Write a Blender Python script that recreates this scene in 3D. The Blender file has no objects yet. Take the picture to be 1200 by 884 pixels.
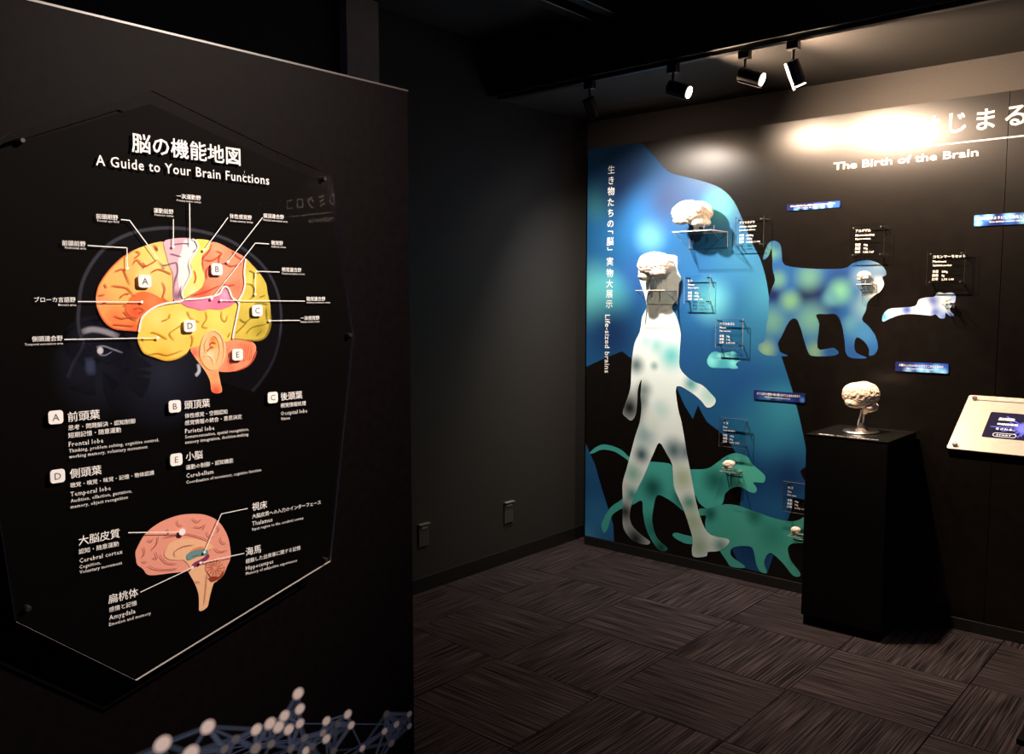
import bpy, bmesh, math, random
from mathutils import Vector, Matrix, noise
random.seed(7)
PI = math.pi
C = bpy.context.scene.collection

# ---------------------------------------------------------------- camera
CAM_H, FPX, CX, CY = 1.45, 1019.0, 600.0, 442.0
YAW = math.atan2(892, 1023)
PITCH = math.atan2(91, 1019)
f_h = Vector((-math.sin(YAW), math.cos(YAW), 0)); c_r = Vector((math.cos(YAW), math.sin(YAW), 0))
c_f = f_h * math.cos(PITCH) - Vector((0, 0, 1)) * math.sin(PITCH)
c_u = c_r.cross(c_f)
CAM = Vector((0, 0, CAM_H))
cam_d = bpy.data.cameras.new('camera'); cam = bpy.data.objects.new('camera', cam_d); C.objects.link(cam)
cam.location = CAM
cam.rotation_euler = Matrix((c_r, c_u, -c_f)).transposed().to_euler()
cam_d.sensor_fit = 'HORIZONTAL'; cam_d.sensor_width = 36.0; cam_d.lens = 36.0 * FPX / 1200.0
cam_d.clip_start = 0.05
bpy.context.scene.camera = cam
# ---------------------------------------------------------------- world, exposure, lights
w = bpy.data.worlds.new('world'); bpy.context.scene.world = w; w.use_nodes = True
w.node_tree.nodes['Background'].inputs[0].default_value = (0.02, 0.022, 0.03, 1)
w.node_tree.nodes['Background'].inputs[1].default_value = 0.1
vs = bpy.context.scene.view_settings
vs.view_transform = 'Standard'; vs.look = 'None'; vs.gamma = 1.0; vs.use_curve_mapping = False
vs.exposure = 0.0
WARM = (1.0, 0.76, 0.57); NEUT = (1.0, 0.90, 0.80)

def spot(name, loc, aim, power, angle, blend=0.5, col=WARM, rad=0.02, parent=None, spec=1.0):
    d = bpy.data.lights.new(name, 'SPOT'); d.energy = power; d.spot_size = math.radians(angle); d.spot_blend = blend
    d.color = col; d.shadow_soft_size = rad; d.specular_factor = spec
    o = bpy.data.objects.new(name, d); C.objects.link(o)
    v = (Vector(aim) - Vector(loc)).normalized()
    q = v.to_track_quat('-Z', 'Y')
    if parent:
        o.parent = parent; o.location = Vector(loc) - parent.location
    else:
        o.location = loc
    o.rotation_euler = q.to_euler()
    return o
def area(name, loc, aim, power, sx, sy, col):
    d = bpy.data.lights.new(name, 'AREA'); d.shape = 'RECTANGLE'; d.size = sx; d.size_y = sy; d.energy = power; d.color = col
    o = bpy.data.objects.new(name, d); C.objects.link(o); o.location = loc
    o.rotation_euler = (Vector(aim) - Vector(loc)).normalized().to_track_quat('-Z', 'Y').to_euler()
    return o
XB = -1.40                     # face of the near partition
XBD = -1.345                   # face of the guide board
YM = 4.10                      # face of the mural
XL = -3.112                    # left wall
YW = 4.25                      # wall behind the mural
ZB = 2.49                      # underside of the bulkhead
YT, ZT = 3.415, ZB              # lighting track
# unseen area lights added behind the camera: dim fill for the other exhibits' light
area('gallery_fill_light', (1.6, -0.6, 2.70), (1.0, 0.6, 0), 4.0, 1.2, 0.6, (1.0, 0.88, 0.82))
area('blue_fill_light', (3.2, -1.2, 2.35), (0.0, 3.3, 2.6), 9, 0.8, 0.5, (0.2, 0.3, 1.0))  # added blue fill, tints the bulkhead face
# spotlight over the camera's right that lights the guide board
spot('guide_board_spotlight', (0.25, 1.60, 2.62), (XBD, 0.72, 1.42), 370, 50, 1.0, (1.0, 0.82, 0.70), 0.03)

# ---------------------------------------------------------------- helpers
def ray(px, py): return c_f + c_r * ((px - CX) / FPX) + c_u * ((CY - py) / FPX)
def onX(px, py, X):
    d = ray(px, py); return CAM + d * (X / d.x)
def onY(px, py, Y):
    d = ray(px, py); return CAM + d * (Y / d.y)
def onZ(px, py, Z):
    d = ray(px, py); return CAM + d * ((Z - CAM_H) / d.z)

def mat(name, col, rough=0.5, metal=0.0, spec=0.5, emit=None, es=0.0, alpha=1.0, coat=0.0):
    m = bpy.data.materials.new(name); m.use_nodes = True
    b = m.node_tree.nodes['Principled BSDF']
    b.inputs['Base Color'].default_value = (*col, 1); b.inputs['Roughness'].default_value = rough
    b.inputs['Metallic'].default_value = metal; b.inputs['Specular IOR Level'].default_value = spec
    b.inputs['Alpha'].default_value = alpha; b.inputs['Coat Weight'].default_value = coat
    if emit: b.inputs['Emission Color'].default_value = (*emit, 1); b.inputs['Emission Strength'].default_value = es
    return m
def N(m, t): return m.node_tree.nodes.new(t)
def L(m, a, b): m.node_tree.links.new(a, b)
def srgb(r, g, b):
    return tuple(((c / 255) / 12.92 if c / 255 <= 0.04045 else ((c / 255 + 0.055) / 1.055) ** 2.4) for c in (r, g, b))
def grain(m, c1, c2, scale, bump=0.0, stretch=(1, 1, 1), detail=3):
    b = m.node_tree.nodes['Principled BSDF']
    g = N(m, 'ShaderNodeNewGeometry'); mp = N(m, 'ShaderNodeMapping'); mp.inputs['Scale'].default_value = stretch
    n = N(m, 'ShaderNodeTexNoise'); n.inputs['Scale'].default_value = scale; n.inputs['Detail'].default_value = detail
    r = N(m, 'ShaderNodeValToRGB'); r.color_ramp.elements[0].position = 0.3; r.color_ramp.elements[1].position = 0.7
    r.color_ramp.elements[0].color = (*c1, 1); r.color_ramp.elements[1].color = (*c2, 1)
    L(m, g.outputs['Position'], mp.inputs['Vector']); L(m, mp.outputs[0], n.inputs['Vector'])
    L(m, n.outputs[0], r.inputs[0]); L(m, r.outputs[0], b.inputs['Base Color'])
    if bump:
        bp = N(m, 'ShaderNodeBump'); bp.inputs['Strength'].default_value = bump; bp.inputs['Distance'].default_value = 0.002
        L(m, n.outputs[0], bp.inputs['Height']); L(m, bp.outputs[0], b.inputs['Normal'])
    return m
def blobs(name, base, bl, rough=0.36, keep='XZ', spec=0.5, gain=1.0):
    """printed colour: soft round patches of ink over a base ink, given as (point, radius, colour)"""
    base = tuple(c * gain for c in base); m = mat(name, base, rough, spec=spec); b = m.node_tree.nodes['Principled BSDF']
    g = N(m, 'ShaderNodeNewGeometry')
    mask = (1, 0, 1) if keep == 'XZ' else (0, 1, 1)
    mu = N(m, 'ShaderNodeVectorMath'); mu.operation = 'MULTIPLY'; mu.inputs[1].default_value = mask
    L(m, g.outputs['Position'], mu.inputs[0])
    prev = None
    for p, r, c in bl:
        d = N(m, 'ShaderNodeVectorMath'); d.operation = 'DISTANCE'
        d.inputs[1].default_value = tuple(p[i] * mask[i] for i in range(3))
        L(m, mu.outputs[0], d.inputs[0])
        mr = N(m, 'ShaderNodeMapRange'); mr.interpolation_type = 'SMOOTHSTEP'
        mr.inputs['From Min'].default_value = 0; mr.inputs['From Max'].default_value = r
        mr.inputs['To Min'].default_value = 1; mr.inputs['To Max'].default_value = 0
        L(m, d.outputs['Value'], mr.inputs['Value'])
        mx = N(m, 'ShaderNodeMix'); mx.data_type = 'RGBA'
        L(m, mr.outputs[0], mx.inputs[0])
        if prev: L(m, prev, mx.inputs[6])
        else: mx.inputs[6].default_value = (*base, 1)
        mx.inputs[7].default_value = (c[0] * gain, c[1] * gain, c[2] * gain, 1); prev = mx.outputs[2]
    if prev: L(m, prev, b.inputs['Base Color'])
    return m

def obj(name, bm, mats, parent=None, smooth=False, bevel=0.0):
    """bmesh in world space -> one mesh object, local to its parent"""
    off = Vector((0, 0, 0))
    p = parent
    while p is not None: off += p.location; p = p.parent
    me = bpy.data.meshes.new(name)
    for v in bm.verts: v.co -= off
    bm.to_mesh(me); bm.free()
    if not isinstance(mats, (list, tuple)): mats = [mats]
    for m in mats: me.materials.append(m)
    if smooth:
        for p in me.polygons: p.use_smooth = True
    o = bpy.data.objects.new(name, me); C.objects.link(o)
    if parent: o.parent = parent
    if bevel:
        md = o.modifiers.new('bevel', 'BEVEL'); md.width = bevel; md.segments = 2; md.limit_method = 'ANGLE'
    return o
def rebase(o, loc):
    """put a top-level mesh object's origin at its base"""
    loc = Vector(loc)
    for v in o.data.vertices: v.co -= loc
    o.location = loc
    return o
def empty(name, loc, label, cat, group=None):
    o = bpy.data.objects.new(name, None); C.objects.link(o); o.location = loc; o.empty_display_size = 0.1
    return tag(o, label, cat, group)
def tag(o, label=None, cat=None, group=None):
    if label: o['label'] = label
    if cat: o['category'] = cat
    if group: o['group'] = group
    return o
def struct(name, bm, m, parent=None, bevel=0.0, **k):
    o = obj(name, bm, m, parent, bevel=bevel, **k)
    if parent is None: o['kind'] = 'structure'
    return o
def box(bm, a, b, mi=0):
    x0, y0, z0 = a; x1, y1, z1 = b
    v = [bm.verts.new(p) for p in ((x0, y0, z0), (x1, y0, z0), (x1, y1, z0), (x0, y1, z0), (x0, y0, z1), (x1, y0, z1), (x1, y1, z1), (x0, y1, z1))]
    fs = [bm.faces.new([v[i] for i in q]) for q in ((3, 2, 1, 0), (4, 5, 6, 7), (0, 1, 5, 4), (1, 2, 6, 5), (2, 3, 7, 6), (3, 0, 4, 7))]
    for f_ in fs: f_.material_index = mi
    return fs
def nb(): return bmesh.new()
def mkbox(a, b):
    bm = nb(); box(bm, a, b); return bm
def tube(bm, pts, rads, seg=12, caps=True):
    """round tube through points with a radius at each"""
    rings = []
    pts = [Vector(p) for p in pts]
    if not isinstance(rads, (list, tuple)): rads = [rads] * len(pts)
    up = None
    for i, p in enumerate(pts):
        d = (pts[min(i + 1, len(pts) - 1)] - pts[max(i - 1, 0)]).normalized()
        if up is None: up = Vector((0, 0, 1)) if abs(d.z) < 0.9 else Vector((1, 0, 0))
        s = d.cross(up).normalized(); t = s.cross(d)
        rings.append([bm.verts.new(p + (s * math.cos(2 * PI * k / seg) + t * math.sin(2 * PI * k / seg)) * rads[i]) for k in range(seg)])
    for a, b in zip(rings, rings[1:]):
        for k in range(seg): bm.faces.new((a[k], a[(k + 1) % seg], b[(k + 1) % seg], b[k]))
    if caps: bm.faces.new(rings[0][::-1]); bm.faces.new(rings[-1])
    bmesh.ops.recalc_face_normals(bm, faces=bm.faces)
    return bm
def rot_box(bm, c, ax, ay, az, hx, hy, hz):
    c = Vector(c); vs_ = []
    for k in (-1, 1):
        for j in (-1, 1):
            for i in (-1, 1): vs_.append(bm.verts.new(c + ax * hx * i + ay * hy * j + az * hz * k))
    for q in ((0, 2, 3, 1), (4, 5, 7, 6), (0, 1, 5, 4), (2, 6, 7, 3), (0, 4, 6, 2), (1, 3, 7, 5)): bm.faces.new([vs_[i] for i in q])
    return bm

# planes: u runs right, v up, o out of the surface
def Pb(u, v, o=0.0): return Vector((XBD + o, u, v))          # guide board
def Pp(u, v, o=0.0): return Vector((XB + o, u, v))           # partition
def Pm(u, v, o=0.0): return Vector((u, YM - o, v))           # mural
def b2(px, py): q = onX(px, py, XBD); return (q.y, q.z)
def p2(px, py): q = onX(px, py, XB); return (q.y, q.z)
def m2(px, py): q = onY(px, py, YM); return (q.x, q.z)
def crop(ox, oy, s): return lambda x, y: (ox + x / s, oy + y / s)

def flat(P, pts, o, th=0.0):
    """a polygon lying on plane P at height o (optionally with thickness)"""
    bm = nb(); v = [bm.verts.new(P(u, w_, o)) for u, w_ in pts]
    f_ = bm.faces.new(v); f_.normal_update()
    nrm = P(0, 0, 1) - P(0, 0, 0)
    if f_.normal.dot(nrm) < 0: f_.normal_flip()
    if th:
        r = bmesh.ops.extrude_face_region(bm, geom=[f_])
        vs2 = [g for g in r['geom'] if isinstance(g, bmesh.types.BMVert)]
        bmesh.ops.translate(bm, vec=-nrm * th, verts=vs2)
        bmesh.ops.recalc_face_normals(bm, faces=bm.faces)
    bmesh.ops.triangulate(bm, faces=[q for q in bm.faces if len(q.verts) > 4])
    return bm
def smooth_poly(pts, n=4, closed=True):
    """catmull-rom through the points"""
    out = []; m_ = len(pts)
    rng = range(m_) if closed else range(m_ - 1)
    for i in rng:
        if closed: a, b, c, d = (pts[(i + k) % m_] for k in (-1, 0, 1, 2))
        else: a, b, c, d = pts[max(i - 1, 0)], pts[i], pts[i + 1], pts[min(i + 2, m_ - 1)]
        for k in range(n):
            t = k / n
            out.append(tuple(0.5 * (2 * b[j] + (c[j] - a[j]) * t + (2 * a[j] - 5 * b[j] + 4 * c[j] - d[j]) * t * t + (3 * b[j] - a[j] - 3 * c[j] + d[j]) * t ** 3) for j in (0, 1)))
    if not closed: out.append(pts[-1])
    return out
def line(bm, P, pts, wd, o, cl=None, fade=None):
    """ribbon of width wd; with fade it becomes a soft print stroke (alpha 0 at both rims)"""
    rows = []
    n = len(pts)
    for i, p in enumerate(pts):
        a = pts[max(i - 1, 0)]; b = pts[min(i + 1, n - 1)]
        dx, dy = b[0] - a[0], b[1] - a[1]; l = math.hypot(dx, dy) or 1
        nx, ny = -dy / l, dx / l
        offs = (-1, 1) if cl is None else (-1, -0.35, 0.35, 1)
        row = []
        for k in offs:
            v = bm.verts.new(P(p[0] + nx * k * wd / 2, p[1] + ny * k * wd / 2, o))
            if cl is not None:
                al = cl[3] if abs(k) < 0.5 else 0.0
                if fade: al *= fade(i / (n - 1))
                v[bm.verts.layers.float_color['Col']] = (cl[0], cl[1], cl[2], al)
            row.append(v)
        rows.append(row)
    nrm = P(0, 0, 1) - P(0, 0, 0)
    for a, b in zip(rows, rows[1:]):
        for k in range(len(a) - 1):
            f_ = bm.faces.new((a[k], a[k + 1], b[k + 1], b[k])); f_.normal_update()
            if f_.normal.dot(nrm) < 0: f_.normal_flip()
def disc(bm, P, c, r, o, cl=None, soft=0.3, seg=18, sx=1.0):
    nrm = P(0, 0, 1) - P(0, 0, 0)
    if cl is not None: lay = bm.verts.layers.float_color['Col']
    m0 = bm.verts.new(P(c[0], c[1], o))
    rr = [(r, 1.0)] if cl is None else [(r * (1 - soft), 1.0), (r * (1 + soft), 0.0)]
    rings = []
    for q, al in rr:
        ring = [bm.verts.new(P(c[0] + q * sx * math.cos(2 * PI * k / seg), c[1] + q * math.sin(2 * PI * k / seg), o)) for k in range(seg)]
        if cl is not None:
            for v in ring: v[lay] = (*cl[:3], cl[3] * al)
        rings.append(ring)
    if cl is not None: m0[lay] = cl
    fs = [bm.faces.new((m0, rings[0][k], rings[0][(k + 1) % seg])) for k in range(seg)]
    if len(rings) > 1: fs += [bm.faces.new((rings[0][k], rings[1][k], rings[1][(k + 1) % seg], rings[0][(k + 1) % seg])) for k in range(seg)]
    for f_ in fs:
        f_.normal_update()
        if f_.normal.dot(nrm) < 0: f_.normal_flip()
def softbm():
    bm = nb(); bm.verts.layers.float_color.new('Col'); return bm
def soft_mat(name, rough=0.4):
    m = mat(name, (1, 1, 1), rough); a = N(m, 'ShaderNodeAttribute'); a.attribute_name = 'Col'
    b = m.node_tree.nodes['Principled BSDF']
    L(m, a.outputs['Color'], b.inputs['Base Color']); L(m, a.outputs['Alpha'], b.inputs['Alpha'])
    return m
def rrect(cx, cy, w_, h_, r, n=4):
    out = []
    for sx, sy, a0 in ((1, 1, 0), (-1, 1, PI / 2), (-1, -1, PI), (1, -1, 1.5 * PI)):
        for k in range(n + 1):
            a = a0 + k * PI / 2 / n
            out.append((cx + sx * (w_ / 2 - r) + r * math.cos(a), cy + sy * (h_ / 2 - r) + r * math.sin(a)))
    return out

def glyphs(s, bold=0.0, res=2, spacing=1.0):
    cu = bpy.data.curves.new('t', 'FONT'); cu.body = s; cu.size = 1.0; cu.resolution_u = res; cu.offset = bold; cu.space_character = spacing
    cu.fill_mode = 'FRONT'
    o = bpy.data.objects.new('t', cu); C.objects.link(o)
    bpy.context.view_layer.update()
    me = bpy.data.meshes.new_from_object(o.evaluated_get(bpy.context.evaluated_depsgraph_get()))
    vs_ = [(v.co.x, v.co.y) for v in me.vertices]; fs = [tuple(p.vertices) for p in me.polygons]
    bpy.data.objects.remove(o); bpy.data.curves.remove(cu); bpy.data.meshes.remove(me)
    return vs_, fs
def put(bm, P, s, u0, v0, wd=None, ht=None, em=None, o=0.001, bold=0.0, rot=0, res=2, spacing=1.0, center=False, ymul=1.0):
    """lettering: u0,v0 is the lower left of the line; wd / ht its size"""
    weight = bold; vs_, fs = glyphs(s, 0.0, res, spacing)
    if not vs_: return
    x0 = min(v[0] for v in vs_); x1 = max(v[0] for v in vs_); y0 = min(v[1] for v in vs_); y1 = max(v[1] for v in vs_)
    cjk = any(ord(ch) > 0x2000 for ch in s)
    if em: sx = sy = em
    else:
        sx = wd / (x1 - x0) if wd else None
        cap = (y1 - y0) if cjk else 0.72
        sy = ht / cap if ht else sx
        if sx is None: sx = sy
        sy *= ymul
    by = y0 if cjk else 0.0
    ox = -(x1 - x0) / 2 if center else 0.0
    oy = -(y1 + y0) / 2 + by if center else 0.0
    nrm = P(0, 0, 1) - P(0, 0, 0)
    k = weight * 0.9
    for n_, (dx, dy) in enumerate(((-k, -k), (k, -k), (-k, k), (k, k)) if weight else ((0, 0),)):
        V = []
        for x, y in vs_:
            a, b = (x + dx - x0 + ox) * sx, (y + dy - by + oy) * sy
            if rot == -90: a, b = b, -a
            V.append(bm.verts.new(P(u0 + a, v0 + b, o + n_ * 0.00003)))
        for f_ in fs:
            q = bm.faces.new([V[i] for i in f_])
            q.normal_update()
            if q.normal.dot(nrm) < 0: q.normal_flip()

# ---------------------------------------------------------------- materials
M = {}
M['wall'] = grain(mat('wall_paint', (0.02, 0.02, 0.02), 0.75), (0.012, 0.0115, 0.0105), (0.017, 0.016, 0.0145), 120, 0.25)
M['wallpaper'] = grain(mat('upper_wall_paper', (0.05, 0.05, 0.05), 0.8), (0.058, 0.051, 0.046), (0.073, 0.065, 0.058), 160, 0.4)
M['ceil'] = grain(mat('ceiling_paint', (0.02, 0.02, 0.02), 0.8), (0.020, 0.020, 0.022), (0.026, 0.026, 0.028), 40)
M['soffit'] = grain(mat('soffit_paint', (0.03, 0.03, 0.03), 0.8), (0.030, 0.027, 0.0245), (0.035, 0.032, 0.029), 90, 0.2)
M['bulk'] = mat('bulkhead_face_black', (0.006, 0.006, 0.009), 0.7)
M['partition'] = grain(mat('partition_black', (0.01, 0.01, 0.01), 0.5, spec=0.03), (0.0026, 0.0018, 0.0022), (0.0038, 0.0026, 0.0032), 60, 0.05)
M['basebd'] = mat('baseboard_black', (0.008, 0.008, 0.008), 0.45)
M['black'] = mat('matt_black', (0.004, 0.004, 0.004), 0.55)
M['pedblack'] = mat('pedestal_black', (0.0018, 0.0018, 0.0018), 0.6, spec=0.12)
M['pedtop'] = mat('pedestal_top_black', (0.006, 0.006, 0.006), 0.25)
M['lampblk'] = mat('lamp_black', (0.012, 0.011, 0.011), 0.35)
M['sink'] = mat('lamp_heat_sink_grey', (0.035, 0.032, 0.030), 0.4)
M['lens'] = mat('lamp_lens_lit', (1, 1, 1), 0.3, emit=(1.0, 0.86, 0.72), es=14)
M['mural'] = grain(mat('mural_black_film', (0.01, 0.01, 0.01), 0.31), (0.0040, 0.0032, 0.0028), (0.0056, 0.0045, 0.0038), 25)
for mm_ in (M['mural'],):
    b_ = mm_.node_tree.nodes['Principled BSDF']; b_.inputs['Anisotropic'].default_value = 0.6
    cx_ = N(mm_, 'ShaderNodeCombineXYZ'); cx_.inputs[0].default_value = 1.0; L(mm_, cx_.outputs[0], b_.inputs['Tangent'])
    b_.inputs['Anisotropic Rotation'].default_value = 0.0
M['white'] = mat('white_lettering', (0.85, 0.85, 0.83), 0.5)
M['boardback'] = mat('guide_board_black', (0.0010, 0.0008, 0.0008), 0.6, spec=0.04)
M['rim'] = mat('acrylic_rim', (0.62, 0.58, 0.54), 0.25)
M['darkrim'] = mat('acrylic_rim_dark', (0.16, 0.14, 0.13), 0.25)
M['steel'] = mat('brushed_steel', (0.62, 0.60, 0.58), 0.28, metal=1.0)
M['alu'] = grain(mat('console_aluminium', (0.8, 0.72, 0.64), 0.42, metal=0.55), (0.74, 0.66, 0.59), (0.82, 0.74, 0.66), 30)
M['brain'] = mat('plaster_brain_cream', (0.78, 0.70, 0.60), 0.6)
M['brainp'] = mat('plaster_brain_tan', (0.74, 0.60, 0.48), 0.6)
M['soft'] = soft_mat('soft_print')
M['socket'] = mat('socket_plate_grey', (0.045, 0.045, 0.046), 0.5)
M['socketlid'] = mat('socket_lid_pale', (0.22, 0.21, 0.20), 0.35)
M['pilaster'] = grain(mat('pilaster_brown', (0.2, 0.17, 0.14), 0.7), (0.30, 0.23, 0.18), (0.34, 0.26, 0.20), 30)
def acrylic(name, tint=(1, 1, 1), rough=0.0, gl=1.0):
    m = bpy.data.materials.new(name); m.use_nodes = True; nt = m.node_tree; nt.nodes.clear()
    o = nt.nodes.new('ShaderNodeOutputMaterial'); t = nt.nodes.new('ShaderNodeBsdfTransparent'); g = nt.nodes.new('ShaderNodeBsdfGlossy')
    t.inputs[0].default_value = (*tint, 1); g.inputs['Roughness'].default_value = rough; g.inputs[0].default_value = (gl, gl, gl, 1)
    x = nt.nodes.new('ShaderNodeMixShader'); fr = nt.nodes.new('ShaderNodeFresnel'); fr.inputs[0].default_value = 1.45
    ge = nt.nodes.new('ShaderNodeNewGeometry'); iv = nt.nodes.new('ShaderNodeMath'); iv.operation = 'SUBTRACT'; iv.inputs[0].default_value = 1.0; L(m, ge.outputs['Backfacing'], iv.inputs[1])
    mt = nt.nodes.new('ShaderNodeMath'); mt.operation = 'MULTIPLY'; L(m, fr.outputs[0], mt.inputs[0]); L(m, iv.outputs[0], mt.inputs[1])
    L(m, mt.outputs[0], x.inputs[0]); L(m, t.outputs[0], x.inputs[1]); L(m, g.outputs[0], x.inputs[2]); L(m, x.outputs[0], o.inputs[0])
    return m
M['acr'] = acrylic('clear_acrylic', (0.95, 0.965, 0.965), 0.02)
M['acrf'] = acrylic('clear_front_acrylic', (0.99, 0.98, 0.98), 0.0)

# ---------------------------------------------------------------- the room
XR, YN = 4.2, -3.2
XP1 = onX(483, 600, XB).y       # end of the partition
fl = struct('floor', mkbox((XL - 0.1, YN, -0.12), (XR, YW + 0.1, -0.006)), M['black'])
# carpet tiles, quarter turned, each a piece of the floor
def carpet(name, along):
    m = mat(name, (0.03, 0.03, 0.03), 0.95, spec=0.1); b = m.node_tree.nodes['Principled BSDF']
    g = N(m, 'ShaderNodeNewGeometry'); mp = N(m, 'ShaderNodeMapping')
    mp.inputs['Scale'].default_value = (150, 3, 3) if along == 'Y' else (3, 150, 3)
    n = N(m, 'ShaderNodeTexNoise'); n.inputs['Scale'].default_value = 1.0; n.inputs['Detail'].default_value = 2.5
    r = N(m, 'ShaderNodeValToRGB'); e = r.color_ramp.elements
    e[0].position = 0.38; e[0].color = (0.010, 0.008, 0.010, 1); e[1].position = 0.66; e[1].color = (0.085, 0.068, 0.076, 1)
    k = r.color_ramp.elements.new(0.50); k.color = (0.036, 0.029, 0.033, 1)
    L(m, g.outputs['Position'], mp.inputs[0]); L(m, mp.outputs[0], n.inputs['Vector']); L(m, n.outputs[0], r.inputs[0])
    oi = N(m, 'ShaderNodeObjectInfo'); mr = N(m, 'ShaderNodeMapRange'); mr.inputs['To Min'].default_value = 0.66; mr.inputs['To Max'].default_value = 0.92
    L(m, oi.outputs['Random'], mr.inputs[0])
    mm = N(m, 'ShaderNodeVectorMath'); mm.operation = 'SCALE'; L(m, r.outputs[0], mm.inputs[0]); L(m, mr.outputs[0], mm.inputs['Scale'])
    L(m, mm.outputs[0], b.inputs['Base Color'])
    bp = N(m, 'ShaderNodeBump'); bp.inputs['Strength'].default_value = 0.6; bp.inputs['Distance'].default_value = 0.003
    L(m, n.outputs[0], bp.inputs['Height']); L(m, bp.outputs[0], b.inputs['Normal'])
    return m
cm = {0: carpet('carpet_streaks_across', 'X'), 1: carpet('carpet_streaks_away', 'Y')}
cache = {}
def tile_mesh(w_, d_, k):
    key = (round(w_, 4), round(d_, 4), k)
    if key not in cache:
        bm = nb(); t = 0.0022; g = 0.0006
        lo = [bm.verts.new(p) for p in ((g, g, -0.006), (w_ - g, g, -0.006), (w_ - g, d_ - g, -0.006), (g, d_ - g, -0.006))]
        hi = [bm.verts.new(p) for p in ((t, t, 0.0), (w_ - t, t, 0.0), (w_ - t, d_ - t, 0.0), (t, d_ - t, 0.0))]
        bm.faces.new(hi)
        for i in range(4): bm.faces.new((lo[i], lo[(i + 1) % 4], hi[(i + 1) % 4], hi[i]))
        me = bpy.data.meshes.new('carpet_tile'); bm.to_mesh(me); bm.free(); me.materials.append(cm[k]); cache[key] = me
    return cache[key]
for i in range(-1, 9):
    for j in range(-6, 4):
        x0 = max(-2.78 + 0.5 * i, XL); x1 = -2.78 + 0.5 * (i + 1); y0 = 2.53 + 0.5 * j; y1 = min(y0 + 0.5, YW)
        if y1 - y0 < 0.05 or x1 - x0 < 0.05: continue
        if x1 < XB - 0.5 and y1 < 0.6: continue
        o = bpy.data.objects.new('carpet_tile', tile_mesh(x1 - x0, y1 - y0, (i + j) % 2)); C.objects.link(o)
        o.location = (x0, y0, 0); o.parent = fl
struct('wall_left', mkbox((XL - 0.1, YN, 0), (XL, YW, 2.76)), M['wall'])
struct('wall_back', mkbox((XL - 0.1, YW, 0), (XR, YW + 0.1, 2.76)), M['wallpaper'])
struct('wall_right', mkbox((XR, YN, 0), (XR + 0.1, YW + 0.1, 2.76)), M['wall'])
struct('wall_front', mkbox((XL - 0.1, YN - 0.1, 0), (XR + 0.1, YN, 2.76)), M['wall'])
ce = struct('ceiling', mkbox((XL - 0.1, YN - 0.1, 2.76), (XR + 0.1, YW + 0.1, 2.86)), M['ceil'])
bk = struct('trim_1', mkbox((XL, 3.390, ZB), (XR, YW, 2.76)), M['soffit'])
struct('bulkhead_face', mkbox((XL, 3.378, ZB), (XR, 3.390, 2.76)), M['bulk'], bk)
bb = mkbox((XL, YN, 0), (XL + 0.012, YW, 0.075))
struct('baseboard_left', bb, M['basebd'], bevel=0.002)
struct('baseboard_back', mkbox((XL + 0.012, YW - 0.012, 0), (-3.0, YW, 0.075)), M['basebd'], bevel=0.002)
# pilaster on the left wall, high above the partition
pa = onX(407, 60, XL + 0.05); pb = onX(444, 60, XL + 0.05)
struct('trim_2', mkbox((XL, pa.y, 0.0), (XL + 0.05, pb.y, 2.76)), M['pilaster'])
# near partition
pt = struct('wall_partition', mkbox((XB - 0.13, YN, 0), (XB, XP1, 1.888)), M['partition'], bevel=0.0015)
obj('edge_highlight', mkbox((XB - 0.003, YN, 1.886), (XB + 0.0012, XP1, 1.8895)), mat('edge_highlight_grey', (0.05, 0.042, 0.04), 0.35), pt)  # paler strip added to stand in for the lit top edge
# ceiling duct beams
du = empty('cable_duct', (-2.3, 1.9, 2.66), 'pair of black cable ducts running under the dark ceiling', 'duct')
for dx in (0.0, 0.13):
    obj('duct', mkbox((-2.42 + dx, 0.9, 2.69), (-2.36 + dx, 3.36, 2.74)), M['lampblk'], du, bevel=0.004)
for yy in (1.3, 2.3, 3.2):
    obj('hanger', mkbox((-2.43, yy, 2.74), (-2.22, yy + 0.02, 2.76)), M['lampblk'], du)

# ---------------------------------------------------------------- the mural wall
XSEAM = onY(1174, 300, YM).x
mu = empty('exhibit_mural', (-1.5, YM + 0.07, 0), 'big black mural wall with glowing blue elephant, walking human and animals', 'mural')
seams = [-3.0, XSEAM, XSEAM + 2.1, XSEAM + 4.2]
ZMT = 2.302
for a, b in zip(seams, seams[1:]):
    obj('panel', mkbox((a + 0.0012, YM, 0.052), (min(b, XR - 0.01) - 0.0012, YW - 0.002, ZMT)), M['mural'], mu)
obj('kickboard', mkbox((-3.0, YM - 0.006, 0.0), (XR - 0.01, YW - 0.002, 0.052)), M['basebd'], mu, bevel=0.0015)

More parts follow.
